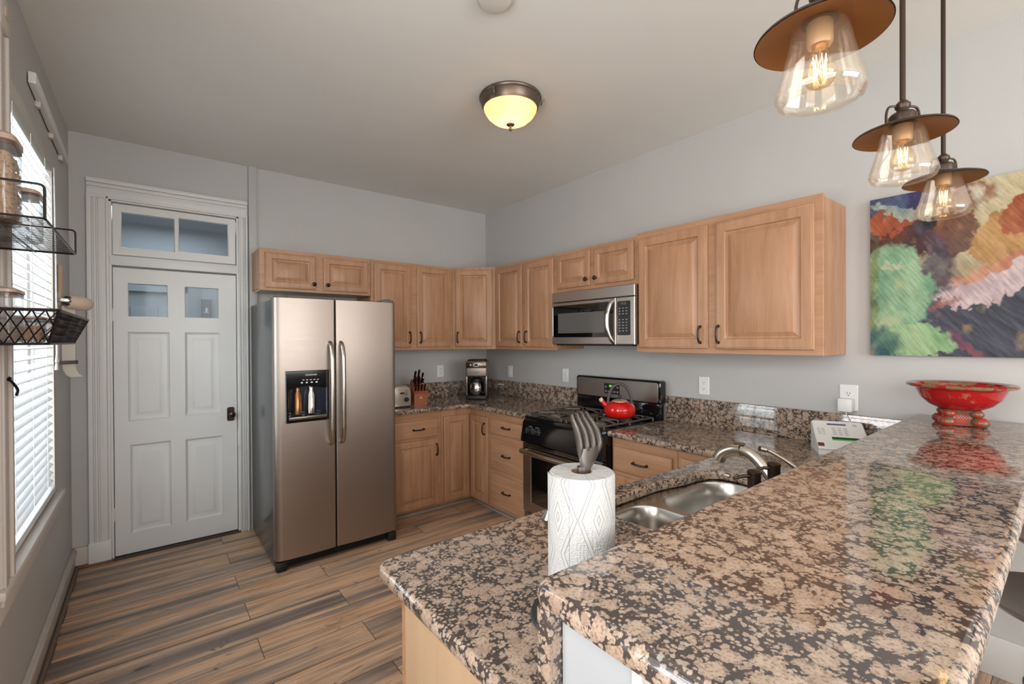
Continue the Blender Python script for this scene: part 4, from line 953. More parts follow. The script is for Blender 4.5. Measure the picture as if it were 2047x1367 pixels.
# ------------------------------------------------------------------ countertop things
cm = thing('coffee_maker', 'stainless and black coffee maker with thermal carafe in the corner', 'coffee maker', (-0.385, -0.400, CT), math.radians(-42))
Bp = lambda *a, **k: MB().box(*a, **k)
part('base', Bp(-0.098, 0.098, -0.105, 0.105, 0, 0.042, b=0.014, seg=3), BLACKM, cm)
part('rear_tower', Bp(-0.096, 0.096, 0.03, 0.105, 0.03, 0.30, b=0.01), BLACKM, cm)
part('side_column', Bp(-0.098, -0.086, -0.085, 0.05, 0.035, 0.28, b=0.004).box(0.086, 0.098, -0.085, 0.05, 0.035, 0.28, 0.004), mat('column_steel', (150, 140, 130), 0.25, 0.9), cm)
hd = part('upper_housing', Bp(-0.099, 0.099, -0.10, 0.105, 0.218, 0.365, b=0.012, seg=3), STEEL, cm)
part('top_lid', Bp(-0.085, 0.085, -0.075, 0.09, 0.362, 0.378, b=0.008), BLACKM, cm)
part('control_band', Bp(-0.094, 0.094, -0.104, -0.098, 0.298, 0.355, b=0.003), mat('control_band_steel', (110, 98, 90), 0.25, 0.9), hd)
part('display_ring', MB().slab(rrect(-0.026, 0.026, -0.016, 0.016, 0.015), [], [(0, 0), (0.002, 0.003)], frame((0, -0.104, 0.328), (1, 0, 0), (0, -1, 0))), IVORY, hd)
part('display', MB().slab(rrect(-0.016, 0.016, -0.009, 0.009, 0.003), [], [(0, 0.003), (0.0, 0.004)], frame((0, -0.104, 0.328), (1, 0, 0), (0, -1, 0))), BLACKGLASS, hd)
for x in (-0.05, 0.05): part('button', MB().lathe([(0.008, 0), (0.007, 0.003), (0, 0.004)], (x, -0.104, 0.328), 14, (0, -1, 0)), IVORY, hd)
part('badge', MB().slab(rrect(-0.030, 0.030, -0.004, 0.004, 0.003), [], [(0, 0), (0.0, 0.001)], frame((0, -0.1005, 0.262), (1, 0, 0), (0, -1, 0))), mat('badge_grey', (120, 114, 108), 0.4), hd)
cf = part('carafe', MB().lathe([(0.060, 0.043), (0.067, 0.048), (0.070, 0.10), (0.066, 0.150), (0.052, 0.172)], (-0.008, -0.030, 0), 32), CHROME, cm, angle=60)
part('carafe_lid', MB().lathe([(0.053, 0.170), (0.054, 0.192), (0.040, 0.204), (0, 0.206)], (-0.008, -0.030, 0), 28), BLACKM, cf)
part('carafe_handle', MB().tube(rbend([(0.045, -0.05, 0.185), (0.078, -0.066, 0.178), (0.088, -0.070, 0.12), (0.072, -0.064, 0.060), (0.055, -0.055, 0.066)], 0.025), 0.009, 12), BLACKM, cf)
# knife block
kb = thing('knife_block', 'cherry wood knife block full of black-handled knives', 'knife block', (-0.985, -0.345, CT), math.radians(-12))
m = MB(); prf = [(-0.07, 0), (0.05, 0), (0.05, 0.05), (0.068, 0.17), (0.025, 0.215), (-0.07, 0.095)]  # y,z (front is -y)
prf = [(-0.085, 0.0), (0.055, 0.0), (0.075, 0.165), (0.030, 0.215), (-0.085, 0.095)]
m.rings([[(x, y, z) for y, z in prf] for x in (-0.055, 0.055)]); part('block', m, BLOCKW, kb)
part('emblem', MB().slab(rrect(-0.008, 0.008, -0.010, 0.010, 0.001), [], [(0, 0), (0, 0.0012)], frame((0.005, -0.085, 0.062), (1, 0, 0), (0, -1, 0))), mat('pale_emblem', (214, 150, 112), 0.5), kb)
e1 = Vector((0, 0.030+0.085, 0.215-0.095)).normalized(); nn = Vector((0, -e1.z, e1.y))
def knife(t, x, s, ln, w, label):
    k = thing('kitchen_knife', label, 'knife', (0, 0, 0), 0, 'knives in the wooden block')
    T = Matrix.Translation(kb.location) @ Matrix.Rotation(kb.rotation_euler.z, 4, 'Z')
    b0 = Vector((x, -0.085, 0.095))+e1*s; d = (nn*0.82+Vector((0, 0.10, 0.60))).normalized()
    k.location = (T @ b0)[:]; k.rotation_euler = (0, 0, kb.rotation_euler.z)
    pts = [d*(-0.012), d*0.01, d*(ln*0.5)+Vector((0, -0.004, 0)), d*ln+Vector((0, -0.010, -0.004))]
    part('handle', MB().tube([d*0.006, d*(ln*0.35)+Vector((0, 0.003, 0)), d*(ln*0.7)+Vector((0, 0, 0)), d*ln+Vector((0, -0.008, -0.003))], [w*0.85, w, w*0.9, w*1.05], 10, flat=0.62), BLACKG, k)
    part('bolster', MB().tube([d*0.001, d*0.008], w*0.95, 10, flat=0.62), CHROME, k)
    part('end_cap', MB().tube([d*ln+Vector((0, -0.008, -0.003)), d*(ln+0.004)+Vector((0, -0.0085, -0.003))], w*1.02, 10, flat=0.62), CHROME, k)
    return k
ks = [(-0.034, 0.120, 0.120, 0.0105, 'large black knife handle at the back left of the block'), (0.000, 0.128, 0.125, 0.0105, 'large black knife handle standing highest in the block'), (0.034, 0.122, 0.10, 0.010, 'large black knife handle at the back right of the block'),
      (-0.036, 0.080, 0.10, 0.0095, 'black knife handle in the second row, left side'), (-0.004, 0.080, 0.10, 0.0095, 'black knife handle in the second row, middle'), (0.030, 0.082, 0.09, 0.0095, 'black knife handle in the second row, right side'),
      (-0.040, 0.028, 0.075, 0.008, 'short black steak knife at left end of front row'), (-0.015, 0.028, 0.075, 0.008, 'short black steak knife second from left in front row'), (0.012, 0.028, 0.075, 0.008, 'short black steak knife second from right in front row'), (0.040, 0.028, 0.075, 0.008, 'short black steak knife at right end of front row')]
for x, s, ln, w, lb in ks: knife(0, x, s, ln, w, lb)
# toaster
to = thing('toaster', 'silver toaster half hidden behind the refrigerator edge', 'toaster', (-1.20, -0.335, CT), math.radians(90))
pf = [(-0.085, 0.012), (0.085, 0.012), (0.085, 0.12), (0.075, 0.160), (0.050, 0.180), (-0.050, 0.180), (-0.075, 0.160), (-0.085, 0.12)]
to.rotation_euler = (0, 0, 0)
part('housing', MB().rings([[(x, y, z) for x, z in pf] for y in (-0.13, 0.13)]), mat('toaster_silver', (186, 178, 166), 0.25, 0.8), to)
part('end_panel', MB().rings([[(x*s, y, 0.012+(z-0.012)*s) for x, z in pf] for y, s in ((-0.13, 0.99), (-0.140, 0.97), (-0.143, 0.90))]), mat('toaster_panel', (176, 166, 150), 0.3, 0.5), to)
part('control_dial', MB().lathe([(0.020, 0), (0.019, 0.012), (0.014, 0.016), (0, 0.016)], (0.040, -0.143, 0.065), 20, (0, -1, 0)), BLACKM, to)
m = MB()
for i in range(4): m.box(0.030, 0.052, -0.1445, -0.142, 0.102+i*0.012, 0.106+i*0.012)
part('buttons', m, BLACKM, to)
part('lever', MB().box(-0.015, 0.015, -0.165, -0.141, 0.115, 0.128, 0.004), BLACKM, to)
part('base', MB().box(-0.082, 0.082, -0.135, 0.13, 0, 0.014, 0.004), BLACKM, to)
# ------------------------------------------------------------------ outlets and switches
def plate(cx, z, right, normal, w=0.072, h=0.118):
    return frame(cx+(z,), right, normal), w, h
def outlet(name, pos, z, right, normal, label, cat, kind='duplex', w=0.072, h=0.118):
    t = thing(name, label, cat, (pos[0], pos[1], z), 0, 'wall plates')
    M = frame((pos[0], pos[1], z), right, normal)
    part('cover_plate', MB().slab(rrect(-w/2, w/2, -h/2, h/2, 0.004, 3), [], [(0, 0), (0, 0.003), (0.004, 0.006)], M), IVORY, t, world=True)
    m = MB()
    if kind == 'duplex':
        for s in (-1, 1):
            o = part('socket', MB().slab([(0.0165*math.cos(a), s*0.020+0.0145*math.sin(a)) for a in [2*math.pi*i/20 for i in range(20)]], [], [(0, 0.0055), (0.001, 0.0075)], M), IVORY, t, world=True)
            q = MB()
            for x in (-0.006, 0.006): q.box(x-0.0012, x+0.0012, s*0.020-0.001, s*0.020+0.008, 0.007, 0.0079, M=M)
            q.lathe([(0.0028, 0.007), (0.0028, 0.0079), (0, 0.0079)], (0, s*0.020-0.008, 0), 10, M=M)
            part('slots', q, BLACKM, o, world=True)
    elif kind == 'rocker':
        part('rocker', MB().slab(rrect(-0.016, 0.016, -0.033, 0.033, 0.002), [], [(0, 0.0055), (0.002, 0.009)], M), IVORY, t, world=True)
    else:
        part('socket', MB().slab(rrect(-0.016, 0.016, -0.033, 0.033, 0.002), [], [(0, 0.0055), (0.001, 0.0075)], M), IVORY, t, world=True)
        q = MB()
        for dz in (-0.020, 0, 0.020): q.box(-0.002, 0.002, dz-0.002, dz+0.002, 0.0072, 0.0080, M=M)
        part('slots', q, BLACKM, t, world=True)
    return t
outlet('wall_outlet', (-0.565, -e), 1.148, BX, BN, 'white duplex outlet on the rear wall left of the coffee maker', 'outlet')
outlet('light_switch', (-e, -0.42), 1.140, RX, RN, 'white rocker switch plate just right of the coffee maker', 'switch', 'rocker')
outlet('wall_outlet', (-e, -1.205), 1.146, RX, RN, 'white outlet plate just left of the stove backguard', 'outlet', 'gfci')
outlet('wall_outlet', (-e, -2.482), 1.150, RX, RN, 'white duplex outlet between the stove and the wide cabinet end', 'outlet')
outlet('wall_outlet', (-e, -3.275), 1.148, RX, RN, 'white duplex outlet with a plug-in adapter near the bar', 'outlet', w=0.082, h=0.135)
ad = thing('power_adapter', 'white plug-in power adapter with thin cord under the bar outlet', 'adapter', (-0.012, -3.273, 1.08))
part('adapter_body', MB().box(-0.060, -0.0095, -3.303, -3.240, 1.078, 1.146, 0.006), IVORY, ad, world=True)
part('cord', MB().tube(rbend([(-0.035, -3.27, 1.080), (-0.035, -3.275, 1.055), (-0.036, -3.292, 1.02), (-0.046, -3.305, 0.99), (-0.060, -3.31, 0.975)], 0.02), 0.0028, 8), IVORY, ad, world=True)
# alarm keypad / desk unit in the corner of the counter
Mk = Matrix.Translation((-0.175, -3.285, CT)) @ Matrix.Rotation(math.radians(-62), 4, 'Z')
dk = thing('keypad_console', 'white keypad console with small display leaning in counter corner', 'keypad console', (-0.175, -3.285, CT))
# local: x right, y back (towards the wall)
tl = math.radians(42)
m = MB(); pf = [(-0.095, 0.0), (0.10, 0.0), (0.10, 0.125), (0.075, 0.130), (-0.095, 0.030)]
m.rings([[(x, y, z) for y, z in pf] for x in (-0.105, 0.105)], M=Mk); m2 = part('console_body', m, IVORY, dk, world=True)
dirv = Vector((0, 0.17, 0.10)).normalized(); nv = Vector((0, -dirv.z, dirv.y))
Mf = Mk @ Matrix(((1, 0, 0, 0), (0, dirv.y, nv.y, -0.095), (0, dirv.z, nv.z, 0.030), (0, 0, 0, 1)))
part('face_plate', MB().slab(rrect(-0.108, 0.108, -0.006, 0.204, 0.012), [], [(0, -0.004), (0, 0.004), (0.004, 0.008)], Mf), IVORY, dk, world=True)
part('display', MB().box(-0.045, 0.035, 0.168, 0.180, 0.0078, 0.0088, M=Mf), mat('blue_grey_lcd', (86, 92, 130), 0.3), dk, world=True)
part('side_button', MB().lathe([(0.010, 0.0078), (0.009, 0.010), (0, 0.010)], (0.070, 0.172, 0), 12, M=Mf), mat('lilac_button', (190, 190, 214), 0.4), dk, world=True)
m = MB()
for r in range(4):
    for k in range(3): m.box(-0.030+k*0.024, -0.014+k*0.024, 0.095+r*0.015, 0.103+r*0.015, 0.0078, 0.0095, M=Mf)
part('number_keypad', m, mat('key_pale_grey', (196, 194, 190), 0.4), dk, world=True)
m = MB()
for r in range(4):
    for k in range(2): m.box(-0.092+k*0.018, -0.080+k*0.018, 0.095+r*0.013, 0.102+r*0.013, 0.0078, 0.0095, M=Mf)
part('function_keypad', m, mat('key_pale_grey'), dk, world=True)
part('label_strip', MB().box(-0.040, 0.085, 0.062, 0.078, 0.0078, 0.0090, M=Mf), mat('dark_green_strip', (28, 50, 30), 0.3), dk, world=True)
part('green_stripe', MB().box(-0.040, 0.085, 0.054, 0.062, 0.0078, 0.0090, M=Mf), mat('bright_green', (90, 190, 90), 0.4), dk, world=True)
m = MB().box(-0.106, -0.080, 0.008, 0.032, 0.0078, 0.0088, M=Mf); part('sticker', m, mat('dark_red_sticker', (110, 50, 56), 0.4), dk, world=True)
# ------------------------------------------------------------------ paper towel
px_, py_ = -2.165, -3.418
ph = thing('paper_towel_holder', 'pewter paper towel holder whose post ends in a giant fork head', 'paper towel holder', (px_, py_, CT))
PEW = mat('pewter', (128, 122, 118), 0.28, 0.9)
part('base', MB().lathe([(0.103, 0), (0.106, 0.004), (0.103, 0.010), (0.090, 0.0145), (0.02, 0.0165)], (0, 0, 0), 40), mat('dark_pewter_base', (74, 78, 84), 0.35, 0.7), ph)
part('post', MB().cyl((0, 0, 0.014), (0, 0, 0.305), 0.010, 16), PEW, ph)
# fork: width axis across the view, curving
RV = Vector((0.785, -0.62, 0)); FV = Vector((0.62, 0.785, 0))
wv = (RV*0.78+FV*0.62).normalized(); bv = (FV*0.78-RV*0.62).normalized()
def fk(t): # centreline of the fork head, bowed sideways
    return Vector((0, 0, 0.285+0.130*t))+RV*(0.004+0.016*math.sin(math.pi*min(1, t*1.05))-0.006*t)+FV*0.01*math.sin(math.pi*t)
m = MB(); nr = 16; rs = []
for i in range(10):
    t = i/9*0.44; hw = 0.0085+0.0215*math.sin(min(1, max(0, (i-1)/7))*math.pi/2); c_ = fk(t); th = 0.0065
    rs.append([tuple(c_+wv*hw*math.cos(2*math.pi*j/nr)+bv*th*math.sin(2*math.pi*j/nr)) for j in range(nr)])
m.rings(rs)
part('fork_neck', m, PEW, ph)
for k in range(4):
    o = (k-1.5)*0.0152; P = []
    for i in range(12):
        t = 0.30+0.70*i/11; bulge = math.sin(math.pi*(0.25+0.75*i/11))
        P.append(fk(t)+wv*(o*(0.92+0.35*bulge)-0.010*(i/11)**2)+bv*(-0.006*(i/11)))
    part('tine', MB().tube(P, [0.0015, 0.0045]+[0.0068]*6+[0.0060, 0.0052, 0.0042, 0.0030], 10), PEW, ph)
sa = [tuple(RV*a+FV*b+Vector((0, 0, c))) for a, b, c in ((-0.015, 0.082, 0.012), (-0.030, 0.084, 0.11), (-0.056, 0.070, 0.155), (-0.066, 0.060, 0.180), (-0.064, 0.056, 0.197))]
part('side_arm', MB().tube([Vector(p) for p in sa], [0.004, 0.005, 0.012, 0.012, 0.004], 12, flat=1.2), PEW, ph)
pt = thing('paper_towel_roll', 'white quilted paper towel roll with a loose sheet on the holder', 'paper towel roll', (px_, py_, CT+0.017))
Rr, Rh = 0.066, 0.279
m = MB(); n = 48
prof_o = [(0.0215, 0.0), (Rr-0.002, 0.0), (Rr, 0.003), (Rr, Rh-0.004), (Rr-0.003, Rh), (0.0215, Rh), (0.0215, 0.0)]
m.lathe(prof_o, (0, 0, 0), 72, cap=False)
roll = part('roll', m, TOWEL, pt, angle=50)
def towel_bump(mm):
    t = NT(mm); tc = t.n('ShaderNodeTexCoord'); sx = t.n('ShaderNodeSeparateXYZ'); t.l(tc.outputs['Object'], sx.inputs[0])
    ang = t.math('ARCTAN2', sx.outputs[1], sx.outputs[0]); U = t.math('MULTIPLY', ang, 0.066); V = sx.outputs[2]
    def tri(a, per):
        q = t.math('FRACT', t.math('DIVIDE', a, per)); return t.math('ABSOLUTE', t.math('SUBTRACT', q, 0.5))
    a = t.math('ADD', t.math('MULTIPLY', tri(U, 0.0829), 1.6), tri(V, 0.135))
    ringv = t.math('ABSOLUTE', t.math('SUBTRACT', t.math('FRACT', t.math('MULTIPLY', a, 7.0)), 0.5))
    lines = t.ramp(ringv, [(0.0, (0, 0, 0, 1)), (0.10, (1, 1, 1, 1))])
    sel = t.ramp(a, [(0.34, (1, 1, 1, 1)), (0.36, (0, 0, 0, 1)), (0.62, (0, 0, 0, 1)), (0.64, (1, 1, 1, 1)), (0.80, (1, 1, 1, 1)), (0.82, (0, 0, 0, 1))])
    vo = t.n('ShaderNodeTexVoronoi'); vo.inputs['Scale'].default_value = 220; vo.inputs['Randomness'].default_value = 0.5; t.l(tc.outputs['Object'], vo.inputs['Vector'])
    h = t.mix(sel, vo.outputs['Distance'], lines)
    t.bump(h, 0.8, 0.0022)
towel_bump(TOWEL)
part('cardboard_core', MB().lathe([(0.0205, 0.001), (0.0212, 0.001), (0.0212, Rh-0.001), (0.0205, Rh-0.001), (0.0205, 0.001)], (0, 0, 0), 36, cap=False), mat('cardboard', (176, 140, 108), 0.8), pt)
# loose sheet: hangs from the camera-left tangent of the roll, corner drooping towards the bar
cl = Vector((-0.785, 0.62, 0)).normalized()  # towards camera-left
fwd = Vector((-0.62, -0.785, 0))             # towards camera
rs = []
for i in range(9):
    t_ = i/8; a0 = cl*(Rr+0.0008)+fwd*(t_*0.0)
    ang = math.radians(60*(1-t_)); d = cl*math.cos(ang)+fwd*math.sin(ang)
    p = d*(Rr+0.0012+0.002*t_)
    rs.append([tuple(p+Vector((0, 0, 0.001))), tuple(p+Vector((0, 0, Rh-0.001))), tuple(p-d*0.0008+Vector((0, 0, Rh-0.001))), tuple(p-d*0.0008+Vector((0, 0, 0.001)))])
part('loose_sheet', MB().rings(rs), TOWEL, pt)
# ------------------------------------------------------------------ red footed bowl
rb = thing('footed_bowl', 'wide red glazed bowl on a carved four-lobed pedestal, end of bar', 'bowl', (-0.245, -3.722, 1.100), math.radians(20))
rb.scale = (0.79, 0.79, 0.95)
BR = mat('red_crackle_glaze', (176, 24, 24), 0.12, 0.0, 0.6); t = NT(BR); v = t.coord()
nz = t.noise(v, 22, 4, 0.6); sx = t.n('ShaderNodeSeparateXYZ'); t.l(v, sx.inputs[0])
edge = t.math('ADD', t.ramp(sx.outputs[2], [(0.0, (0, 0, 0, 1)), (0.158, (0, 0, 0, 1)), (0.164, (0.13, 0.13, 0.13, 1))]), nz.outputs[0])
c1 = t.mix(t.ramp(edge, [(0.62, (0, 0, 0, 1)), (0.68, (1, 1, 1, 1))]), srgb(158, 16, 20), srgb(120, 104, 74))
c1 = t.mix(t.ramp(nz.outputs[0], [(0.60, (0, 0, 0, 1)), (0.68, (0.4, 0.4, 0.4, 1))]), c1, srgb(190, 50, 32)); t.l(c1, t.b.inputs['Base Color'])
prf = [(0.055, 0.068), (0.085, 0.070), (0.125, 0.088), (0.155, 0.115), (0.172, 0.148), (0.176, 0.158), (0.200, 0.162), (0.212, 0.166), (0.214, 0.173), (0.206, 0.178), (0.178, 0.172), (0.165, 0.160), (0.148, 0.122), (0.118, 0.096), (0.08, 0.082), (0, 0.080)]
part('dish', MB().lathe(prf, (0, 0, 0), 72), BR, rb, angle=60)
PD = mat('mottled_red_olive_glaze', (150, 60, 44), 0.25); t = NT(PD); v = t.coord(); nz = t.noise(v, 45, 3, 0.6)
t.l(t.ramp(nz.outputs[0], [(0.42, srgb(104, 88, 70)), (0.50, srgb(126, 62, 46)), (0.60, srgb(170, 46, 32))]), t.b.inputs['Base Color'])
m = MB(); rs = []
for z, w in ((0.004, 0.072), (0.012, 0.066), (0.03, 0.055), (0.05, 0.054), (0.062, 0.060), (0.072, 0.066)):
    rs.append([(x, y, z) for x, y in rrect(-w, w, -w, w, 0.018)])
pdl = part('pedestal', m.rings(rs), PD, rb)
for sx_, sy_ in ((1, 1), (1, -1), (-1, 1), (-1, -1)):
    m = MB()
    m.lathe([(0, 0), (0.024, 0.002), (0.036, 0.014), (0.035, 0.026), (0.022, 0.038), (0, 0.041)], (sx_*0.062, sy_*0.062, 0), 20)
    m.lathe([(0, 0.036), (0.020, 0.040), (0.029, 0.050), (0.027, 0.060), (0.015, 0.070), (0, 0.072)], (sx_*0.052, sy_*0.052, 0), 20)
    part('foot', m, PD, pdl, angle=60)
for a in range(4):
    m = MB(); R_ = Matrix.Rotation(math.radians(90*a), 4, 'Z')
    for k in range(-2, 3):
        pts = [(k*0.011+0.004*math.cos(q*0.9), -0.061, 0.036+0.006*math.sin(q*0.9)) for q in range(8)]
        m.tube(pts, 0.0018, 6, closed=True, M=R_)
    part('carving', m, mat('pale_red_carving', (190, 110, 104), 0.3), pdl)
# ------------------------------------------------------------------ painting
def vnoise(x, y, seed):
    rg = np.random.RandomState(seed); g = rg.rand(64, 64)
    xi = np.floor(x).astype(int); yi = np.floor(y).astype(int); fx = x-xi; fy = y-yi; fx = fx*fx*(3-2*fx); fy = fy*fy*(3-2*fy)
    G = lambda a, b: g[a % 64, b % 64]
    return (G(xi, yi)*(1-fx)+G(xi+1, yi)*fx)*(1-fy)+(G(xi, yi+1)*(1-fx)+G(xi+1, yi+1)*fx)*fy
def fbm(x, y, seed, o=4):
    r = 0; a = 0.5
    for i in range(o): r = r+a*vnoise(x*2**i, y*2**i, seed+i); a *= 0.5
    return r/(1-0.5**o)
PY0, PZ0, PZ1, PS = -3.374, 1.372, 2.140, 1.50
nx, nz_ = 480, 300
U, V = np.meshgrid(np.linspace(0, PS/0.51, nx), np.linspace(0, 1, nz_))   # U in units of the visible width, V from the top
lin = lambda c: np.array([((q/255+0.055)/1.055)**2.4 for q in c])
wu = U+0.16*(fbm(U*4, V*5, 11)-0.5)+0.075*(fbm(U*30, V*38, 21)-0.5); wv_ = V+0.16*(fbm(U*4+9, V*5+3, 31)-0.5)+0.075*(fbm(U*30, V*38, 41)-0.5)
img = np.zeros(U.shape+(3,)); img[:] = lin((84, 86, 98))
st_ = fbm((U*1.0+V*1.2)*3, (V*1.6-U)*26, 51); img *= (0.35+1.1*st_)[..., None]
def ell(cx, cy, rx, ry, rot=0, soft=0.10):
    c, s = math.cos(math.radians(rot)), math.sin(math.radians(rot)); dx = wu-cx; dy = wv_-cy
    a = (dx*c+dy*s)/rx; b = (-dx*s+dy*c)/ry; d = np.sqrt(a*a+b*b); return np.clip((1-d)/soft+0.5, 0, 1)
def lay(mask, c, c2=None, seed=61, k=6, amt=1.0):
    global img
    col = lin(c)
    if c2 is not None:
        f = np.clip((fbm(U*k, V*k, seed)-0.35)*3.2, 0, 1)[..., None]; col = lin(c)*(1-f)+lin(c2)*f
    mk = (mask*amt)[..., None]; img = img*(1-mk)+col*mk
lay(ell(0.80, 0.25, 0.50, 0.42, -20), (222, 206, 168), (196, 180, 140), 62)
lay(ell(0.62, 0.46, 0.22, 0.16, -55), (214, 200, 166), (186, 168, 134), 63)
lay(ell(1.55, 0.30, 0.55, 0.5, 0), (168, 96, 62), (214, 180, 120), 64, 4)
lay(ell(0.22, 0.27, 0.34, 0.16, 8), (84, 56, 54), (110, 66, 54), 65, 9)
lay(ell(0.15, 0.165, 0.24, 0.07, -6), (184, 98, 66), (150, 78, 56), 66, 9)
lay(ell(0.30, 0.03, 0.42, 0.09, -3), (66, 62, 104), (96, 110, 140), 67, 9)
lay(ell(0.25, 0.115, 0.30, 0.035, 12), (160, 178, 172), (196, 206, 190), 68, 14, 0.8)
lay(ell(0.58, 0.29, 0.17, 0.16, 30), (160, 104, 70), (104, 62, 56), 69, 8, 0.9)
lay(ell(0.44, 0.22, 0.07, 0.05, 0), (44, 44, 50))
lay(ell(0.95, 0.36, 0.22, 0.17, 10), (204, 158, 104), (182, 134, 84), 70, 6)
lay(ell(1.05, 0.24, 0.18, 0.12, -30), (166, 84, 58), (190, 116, 78), 71, 8)
lay(ell(0.80, 0.60, 0.36, 0.085, -8), (206, 182, 184), (226, 206, 204), 72, 10)
lay(ell(0.75, 0.525, 0.30, 0.035, -10), (200, 128, 104), (220, 160, 130), 73, 12, 0.9)
lay(ell(0.62, 0.18, 0.16, 0.05, -35, 0.8), (140, 86, 60), (70, 48, 52), 84, 14, 0.7)
lay(ell(0.72, 0.08, 0.16, 0.05, 5, 0.8), (236, 226, 204), (150, 84, 60), 85, 16, 0.8)
lay(ell(0.50, 0.36, 0.20, 0.06, 50, 0.6), (70, 64, 76), (110, 96, 110), 86, 14, 0.8)
lay(ell(0.47, 0.52, 0.10, 0.13, 60, 0.5), (66, 62, 74), (96, 92, 104), 87, 14, 0.85)
lay(ell(0.14, 0.62, 0.30, 0.34, 0), (128, 172, 138), (172, 204, 164), 74, 6)
lay(ell(0.32, 0.90, 0.27, 0.13, 10), (140, 184, 132), (176, 206, 156), 75, 6)
lay(ell(0.02, 0.58, 0.05, 0.30, 0, 0.6), (96, 110, 70), (140, 150, 96), 76, 12, 0.8)
lay(ell(0.06, 0.92, 0.20, 0.13, 0, 0.5), (60, 98, 100), (110, 150, 140), 77, 9, 0.85)
lay(ell(0.17, 0.46, 0.10, 0.035, 5, 0.5), (214, 214, 184), None, 78, 6, 0.6)
lay(ell(0.55, 0.68, 0.11, 0.02, -18, 0.6), (176, 112, 108), None, 79, 6, 0.8)
lay(ell(0.64, 0.94, 0.14, 0.035, 42, 0.6), (150, 88, 96), (120, 80, 100), 80, 8, 0.85)
img *= 0.72*(0.60+0.60*fbm((U+V)*8, (V-U)*70, 91, 3)+0.12*(fbm(U*60, V*80, 92, 2)-0.5))[..., None]
gold = np.clip((fbm(U*9, V*9, 95)-0.62)*6, 0, 1)[..., None]*0.25; img = img*(1-gold)+lin((206, 176, 130))*gold
pa = thing('abstract_painting', 'large unframed abstract canvas with mint green, slate, cream and rust shapes', 'painting', (-0.02, -3.9, PZ0))
m = MB(); yy = PY0-np.linspace(0, PS, nx); zz = PZ1+(PZ0-PZ1)*np.linspace(0, 1, nz_)
vs = [(-0.036, float(y), float(z)) for z in zz for y in yy]
fs = [(j*nx+i, j*nx+i+1, (j+1)*nx+i+1, (j+1)*nx+i) for j in range(nz_-1) for i in range(nx-1)]
m.add(vs, fs)
cv = part('painted_face', m, mat('painted_canvas', (200, 200, 200), 0.6, spec=0.25), pa, world=True)
ca = cv.data.color_attributes.new('paint', 'FLOAT_COLOR', 'POINT')
buf = np.ones((nx*nz_, 4), dtype=np.float32); buf[:, :3] = np.clip(img.reshape(-1, 3), 0, 1); ca.data.foreach_set('color', buf.ravel())
t = NT(MATS['painted_canvas']); an = t.n('ShaderNodeAttribute', attribute_name='paint'); t.l(an.outputs['Color'], t.b.inputs['Base Color'])
t.bump(t.noise(t.coord((1, 40, 8), rot=(0.6, 0, 0)), 6, 3).outputs[0], 0.15, 0.002)
part('stretcher', MB().box(-0.0355, -0.003, PY0-PS, PY0, PZ0, PZ1, 0.001, 1), mat('canvas_edge', (84, 90, 92), 0.6), pa, world=True)
# ------------------------------------------------------------------ ceiling things
lc = (-1.262, -2.045)
cl_ = thing('ceiling_light', 'flush ceiling light with bronze pan and glowing frosted bowl', 'ceiling light', (lc[0], lc[1], H-0.19))
z0 = 0.19
PAN = mat('antique_bronze_pan', (110, 96, 84), 0.35, 0.8)
part('pan', MB().lathe([(0.10, z0-0.002), (0.170, z0-0.002), (0.174, z0-0.010), (0.171, z0-0.018), (0.166, z0-0.022), (0.160, z0-0.052), (0.152, z0-0.066), (0.147, z0-0.066), (0.150, z0-0.055), (0.155, z0-0.020), (0.10, z0-0.012)], (0, 0, 0), 56, cap=False), PAN, cl_, angle=40)
part('glass_bowl', MB().lathe([(0.149, z0-0.062), (0.146, z0-0.075), (0.130, z0-0.103), (0.102, z0-0.128), (0.062, z0-0.146), (0.015, z0-0.153), (0.010, z0-0.151), (0.060, z0-0.143), (0.100, z0-0.125), (0.127, z0-0.100), (0.143, z0-0.073), (0.146, z0-0.062)], (0, 0, 0), 56, cap=False), FROST, cl_, angle=60)
part('finial', MB().lathe([(0.018, z0-0.146), (0.024, z0-0.152), (0.020, z0-0.158), (0.008, z0-0.162), (0.007, z0-0.172), (0.010, z0-0.176), (0.008, z0-0.185), (0, z0-0.190)], (0, 0, 0), 24), PAN, cl_)
for k in range(3):
    a = math.radians(82+120*k); R_ = Matrix.Rotation(a, 4, 'Z')
    part('clip', MB().tube(rbend([(0.150, 0, z0-0.060), (0.172, 0, z0-0.050), (0.176, 0, z0-0.022), (0.190, 0, z0-0.016)], 0.01), 0.004, 8, M=R_), PAN, cl_)
part('bulb', MB().lathe([(0, -0.03), (0.022, -0.02), (0.028, 0), (0.022, 0.02), (0, 0.03)], (0.03, -0.03, z0-0.075), 20), emis('lamp_bulb_glow', (255, 226, 180), 10), cl_)
point('ceiling_lamp_light', (lc[0], lc[1], H-0.095), 7, (1.0, 0.78, 0.52), 0.03)
sm = thing('smoke_detector', 'round white smoke detector on the ceiling at top edge', 'smoke detector', (-1.775, -2.60, H-0.03))
part('case', MB().lathe([(0.065, 0.03), (0.066, 0.012), (0.058, 0.003), (0.040, 0.0), (0, 0.0)], (0, 0, 0), 36), mat('aged_white_plastic', (205, 202, 194), 0.5), sm)
part('vent_ring', MB().lathe([(0.055, 0.008), (0.068, 0.010), (0.068, 0.016), (0.055, 0.018)], (0, 0, 0), 36, cap=False), OLDWHITE, sm)
DARKB = mat('oil_rubbed_bronze', (72, 58, 50), 0.35, 0.75)
pend0 = None
PL = ['largest-looking clear glass pendant over near end of the bar', 'middle one of the three clear glass pendants over the bar', 'pendant nearest the painting, farthest of the three over the bar']
